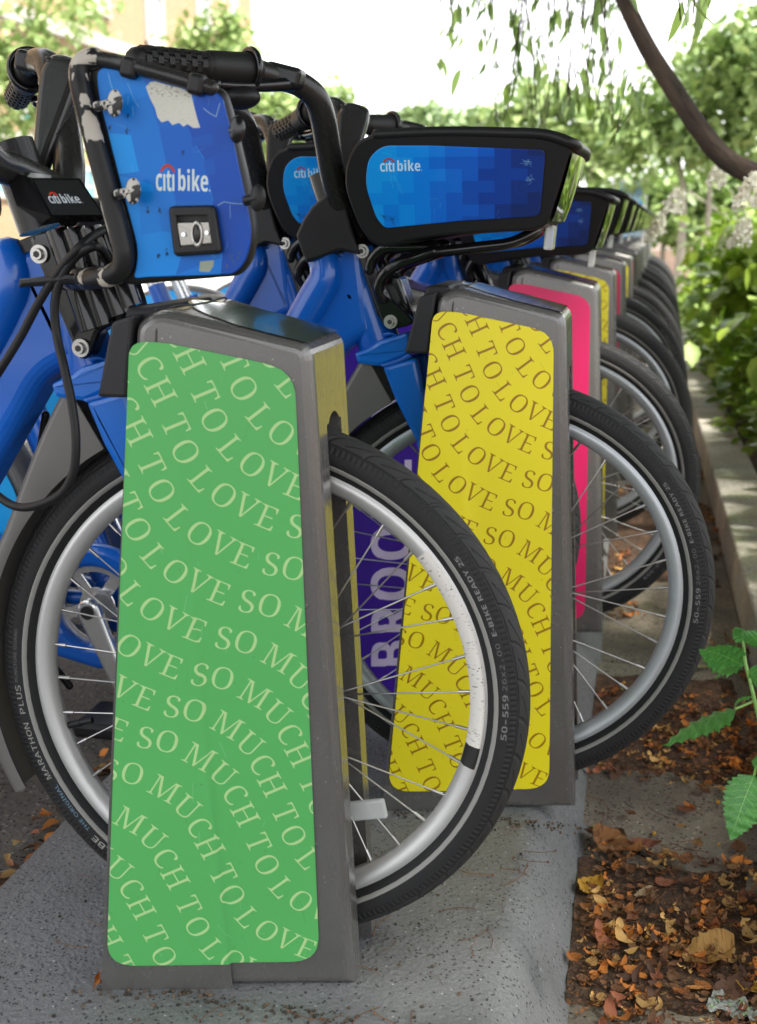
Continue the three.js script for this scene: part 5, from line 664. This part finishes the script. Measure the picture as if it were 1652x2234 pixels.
{ // crumpled sweet wrapper in the corner
  const p = onY(1600, 2208, GY), n = 22, pos = [], uv = [], idx = []; for (let j = 0; j <= n; j++) for (let i = 0; i <= n; i++) { const u = i / n - 0.5, v = j / n - 0.5; pos.push(u * 0.062, 0.003 + 0.016 * Math.abs(fbm(i * 0.28 + 3, j * 0.28, 64, 161, 2) - 0.5) + 0.004 * Math.abs(Math.sin(i * 0.55 + j * 0.35)), v * 0.034 * (1 + 0.3 * Math.sin(i * .6))); uv.push(i / n, j / n); } for (let j = 0; j < n; j++) for (let i = 0; i < n; i++) { const a = j * (n + 1) + i; idx.push(a, a + n + 1, a + 1, a + 1, a + n + 1, a + n + 2); }
  const g = new THREE.BufferGeometry(); g.setAttribute('position', new THREE.Float32BufferAttribute(pos, 3)); g.setAttribute('uv', new THREE.Float32BufferAttribute(uv, 2)); g.setIndex(idx); const q = g.toNonIndexed(); q.computeVertexNormals();
  const m = mesh(scene, 'sweet_wrapper', q, std('#ffffff', 0.35, 0.2, { side: THREE.DoubleSide, map: canvasTex(256, 160, (c, w, h) => { c.fillStyle = '#8a8f88'; c.fillRect(0, 0, w, h); c.fillStyle = '#8fae7a'; for (let i = 0; i < 9; i++) { c.beginPath(); c.ellipse(rnd() * w, rnd() * h, 16, 10, rnd() * 3, 0, 7); c.fill(); } c.fillStyle = '#c2402f'; for (let i = 0; i < 6; i++) { c.fillRect(rnd() * w, rnd() * h, 26, 9); } }) })); m.position.set(p.x, GY, p.z); m.rotation.y = -0.35; tag(m, 'crumpled white sweet wrapper with green and red print in the corner', 'wrapper');
}

// ---------------------------------------------------------------- far side: trees, map board, building, hoarding
function farTree(label, z, clumps, n, len, cols, trunks, group) { // clumps in picture terms, built at depth z with real size
  const k = Math.abs(z) * 1.03 / 2560, t = thing('tree', label, 'tree', [0, 0, 0], group); const cl = clumps.map(([x, y, r, dz = 0]) => [onZ(x, y, z + dz + gauss() * k * r * 0.6), r * k]);
  for (const tr of trunks) { const a = onZ(tr[0], tr[1], z), b = onZ(tr[2], tr[3], z), foot = V(a.x, -0.1, z); mesh(t, 'trunk', tube([foot, a, b], u => (tr[4] || 5) * k * (1.2 - 0.6 * u), 20, 9), barkPale); }
  crown(t, 'crown', cl, n, len, len * 0.62, cols); return t;
}
const SUNNY = [[0.17, 0.27, 0.07], [0.46, 0.57, 0.22]], DEEP = [[0.16, 0.26, 0.06], [0.43, 0.56, 0.19]];
farTree('leafy street tree at the upper left before the building', -24, [[30, 90, 80], [110, 40, 60], [190, 20, 50], [60, 180, 90], [140, 150, 60], [20, 260, 70], [110, 230, 60], [190, 215, 45], [170, 285, 45], [235, 180, 40], [120, 310, 35], [-60, 150, 110]], 2500, 0.24, SUNNY, [[80, 330, 90, 150, 7]]);
farTree('slender street tree in front of the building corner', -30, [[415, 130, 45], [425, 85, 35], [395, 175, 40], [505, 90, 34], [515, 55, 22], [525, 120, 36], [470, 140, 30], [490, 30, 14]], 1700, 0.24, SUNNY, [[505, 150, 508, 80, 3]]);
farTree('street tree seen between the handlebars', -34, [[560, 250, 45], [600, 215, 40], [540, 285, 35], [610, 290, 40], [650, 230, 40], [640, 330, 40], [590, 340, 30], [690, 215, 30], [735, 200, 25], [745, 245, 30]], 2100, 0.26, SUNNY, [[600, 370, 600, 260, 5]]);
farTree('pale green tree on the skyline left of the wide canopy', -62, [[890, 265, 34], [925, 255, 30], [945, 275, 34], [980, 270, 30], [1015, 275, 30], [870, 285, 25], [1050, 262, 30]], 2600, 0.42, [[0.16, 0.26, 0.1], [0.36, 0.48, 0.2]], [[940, 300, 940, 270, 4]]);
farTree('wide green tree behind the basket row', -27, [[1110, 255, 45], [1165, 235, 50], [1220, 270, 55], [1160, 300, 45], [1085, 285, 30], [1270, 310, 55], [1240, 350, 45], [1210, 215, 40], [1310, 250, 60], [1290, 380, 45], [1330, 330, 50], [1180, 350, 40], [1230, 400, 35]], 2300, 0.26, SUNNY, [[1290, 430, 1288, 330, 5]]);
farTree('tall green tree with forked pale trunk at the right', -15, [[1410, 230, 60], [1480, 230, 80], [1400, 300, 70], [1550, 160, 90], [1590, 90, 60], [1560, 260, 80], [1470, 310, 60], [1630, 200, 90], [1620, 310, 60], [1540, 330, 50], [1390, 370, 40], [1640, 90, 60], [1700, 130, 120]], 4000, 0.15, DEEP, [[1492, 430, 1480, 345, 7], [1486, 385, 1462, 350, 5], [1548, 420, 1545, 360, 7]]);
farTree('dark leafy tree low behind the flowering bushes', -20, [[1400, 420, 40], [1440, 400, 40], [1500, 420, 40], [1560, 400, 45], [1620, 380, 50], [1420, 460, 30], [1360, 430, 35], [1400, 480, 40], [1460, 490, 45], [1520, 480, 45], [1580, 470, 45], [1640, 460, 45]], 3600, 0.18, DEEP, [[1450, 470, 1450, 420, 5]]);
{ // map board at the end of the row
  const z = -15.5, a = onZ(1340, 388, z), b = onZ(1410, 388, z), t = thing('map_board', 'tall grey framed blue map board at the far end of the row', 'sign', [(a.x + b.x) / 2, 0, z]); const w = (b.x - a.x) / 2, h = a.y;
  mesh(t, 'frame', [new THREE.BoxGeometry(0.05, h, 0.07).translate(-w, h / 2, 0), new THREE.BoxGeometry(0.05, h, 0.07).translate(w, h / 2, 0), new THREE.BoxGeometry(w * 2 - 0.05, 0.05, 0.066).translate(0, h - 0.025, 0)], M.alu);
  mesh(t, 'panel', boxUV(new THREE.BoxGeometry(w * 2 - 0.05, h - 0.15, 0.03).translate(0, h / 2 + 0.02, 0), [[-w, 0.1], [w, h - 0.05]]), phy([1, 1, 1], 0.3, 0, { clearcoat: 0.6, map: canvasTex(128, 256, (g, W, H) => { g.fillStyle = '#8fb4cf'; g.fillRect(0, 0, W, H); g.fillStyle = '#5b7f93'; g.fillRect(8, 6, W - 16, 30); g.fillStyle = '#3f9fe4'; g.fillRect(10, 44, W - 20, 44); g.fillStyle = '#e6eef2'; for (const [x, y, q] of [[20, 52, 40], [72, 52, 26], [20, 70, 60], [60, 100, 18], [88, 100, 14]]) g.fillRect(x, y, q, 6); g.fillStyle = '#5f9acb'; g.fillRect(10, 150, W - 20, 100); }) }));
}
{ // brick building across the street, its facade running away along the row
  const X = -22, far = onX(556, 300, X).z, near = 4, H = 24, t = thing('brick_building', 'sunlit tan brick building with stone bands across the street', 'building', [X, -0.05, 0]);
  const brickMat = std('#ffffff', 0.9, 0, { map: noiseTex(256, (u, v, i, j) => { const row = j >> 3, x = i + (row % 2 ? 8 : 0), m = (j & 7) < 1 || (x & 15) < 1, k = 0.86 + 0.28 * H2(x >> 4, row, 171); return m ? [126, 116, 100] : [136 * k, 111 * k, 82 * k]; }) });
  const wall = new THREE.BoxGeometry(12, H, near - far); wall.translate(-6, H / 2, (near + far) / 2); const P = wall.attributes.position, u = wall.attributes.uv; for (let i = 0; i < P.count; i++) u.setXY(i, (P.getZ(i) + P.getX(i)) * 0.8, P.getY(i) * 0.8); mesh(t, 'wall', wall, brickMat);
  const stone = std([0.3, 0.28, 0.25], 0.85); const yb = onX(222, 93, X).y, yl = onX(40, 293, X).y;
  for (const [y, h, d] of [[yb, 0.55, 0.3], [yl, 0.3, 0.15]]) mesh(t, 'stone_band', new THREE.BoxGeometry(d, h, near - far - 0.1).translate(d / 2, y, (near + far) / 2), stone);
  const glassA = phy([0.5, 0.56, 0.62], 0.12, 0, { clearcoat: 1 }), glassB = phy([0.06, 0.28, 0.33], 0.12, 0, { clearcoat: 1 });
  const win = (x0, x1, y0, y1, glass) => { const a = onX(x0, (y0 + y1) / 2, X), b = onX(x1, (y0 + y1) / 2, X), top = onX((x0 + x1) / 2, y0, X).y, bot = onX((x0 + x1) / 2, y1, X).y, w = Math.abs(a.z - b.z), h = top - bot, zc = (a.z + b.z) / 2, f = w * 0.22; const fr = mesh(t, 'window', [new THREE.BoxGeometry(0.12, h + 0.3, f).translate(0.06, (top + bot) / 2, zc - w / 2), new THREE.BoxGeometry(0.12, h + 0.3, f).translate(0.06, (top + bot) / 2, zc + w / 2), new THREE.BoxGeometry(0.16, 0.2, w + f).translate(0.08, bot - 0.05, zc), new THREE.BoxGeometry(0.14, 0.2, w - f).translate(0.07, top + 0.05, zc)], stone); mesh(fr, 'pane', new THREE.BoxGeometry(0.03, h - 0.11, w - f).translate(0.015, (top + bot) / 2, zc), glass); mesh(fr, 'sash', new THREE.BoxGeometry(0.05, 0.08, w - f - 0.02).translate(0.03, (top + bot) / 2, zc), stone); };
  win(318, 352, -10, 95, glassA); win(428, 455, -10, 62, glassA); win(190, 230, -60, 20, glassA); win(500, 515, -20, 35, glassA);
  win(62, 106, 360, 425, glassB); win(176, 204, 368, 440, glassB); win(-20, 22, 352, 420, glassB); win(258, 282, 372, 440, glassB);
  for (let i = 0; i < 5; i++) win(40 + i * 92, 66 + i * 92 - i * 3, 215 + i * 26, 262 + i * 30, glassB);
}
{ // blue hoarding, planting and curb beyond the street
  const z = -43, a = onZ(505, 430, z), b = onZ(690, 430, z), t = thing('hoarding', 'bright blue hoarding panels beyond the street', 'hoarding', [0, 0, z]); const top = onZ(600, 391, z).y, bot = onZ(600, 462, z).y, n = 6, w = (b.x - a.x) / n;
  for (let i = 0; i < n; i++) mesh(t, 'panel', new RoundedBoxGeometry(w - 0.08, top - bot, 0.08, 2, 0.02).translate(a.x + w * (i + 0.5), (top + bot) / 2 + (i % 2) * 0.02, 0), std([0.01, 0.33, 0.8], 0.5));
  mesh(t, 'post', Array.from({ length: n + 1 }, (_, i) => new THREE.BoxGeometry(0.07, top + 0.1, 0.1).translate(a.x + w * i, (top - 0.1) / 2, -0.1)), M.white);
  const c = mesh(scene, 'far_curb', new THREE.BoxGeometry(40, 0.5, 1).translate(onZ(450, 520, -44).x, 0.2, -45.2), std([0.5, 0.42, 0.38], 0.9)); c.userData.kind = 'structure';
  const s = thing('planting', 'pale planting in front of the blue hoarding', 'planting'); const cl = []; for (let x = 440; x < 720; x += 22) cl.push([onZ(x, 482 + gauss() * 6, -42), 0.42]); crown(s, 'foliage', cl, 1500, 0.2, 0.12, [[0.2, 0.26, 0.16], [0.5, 0.52, 0.42]]);
}
renderer.render(scene, camera);
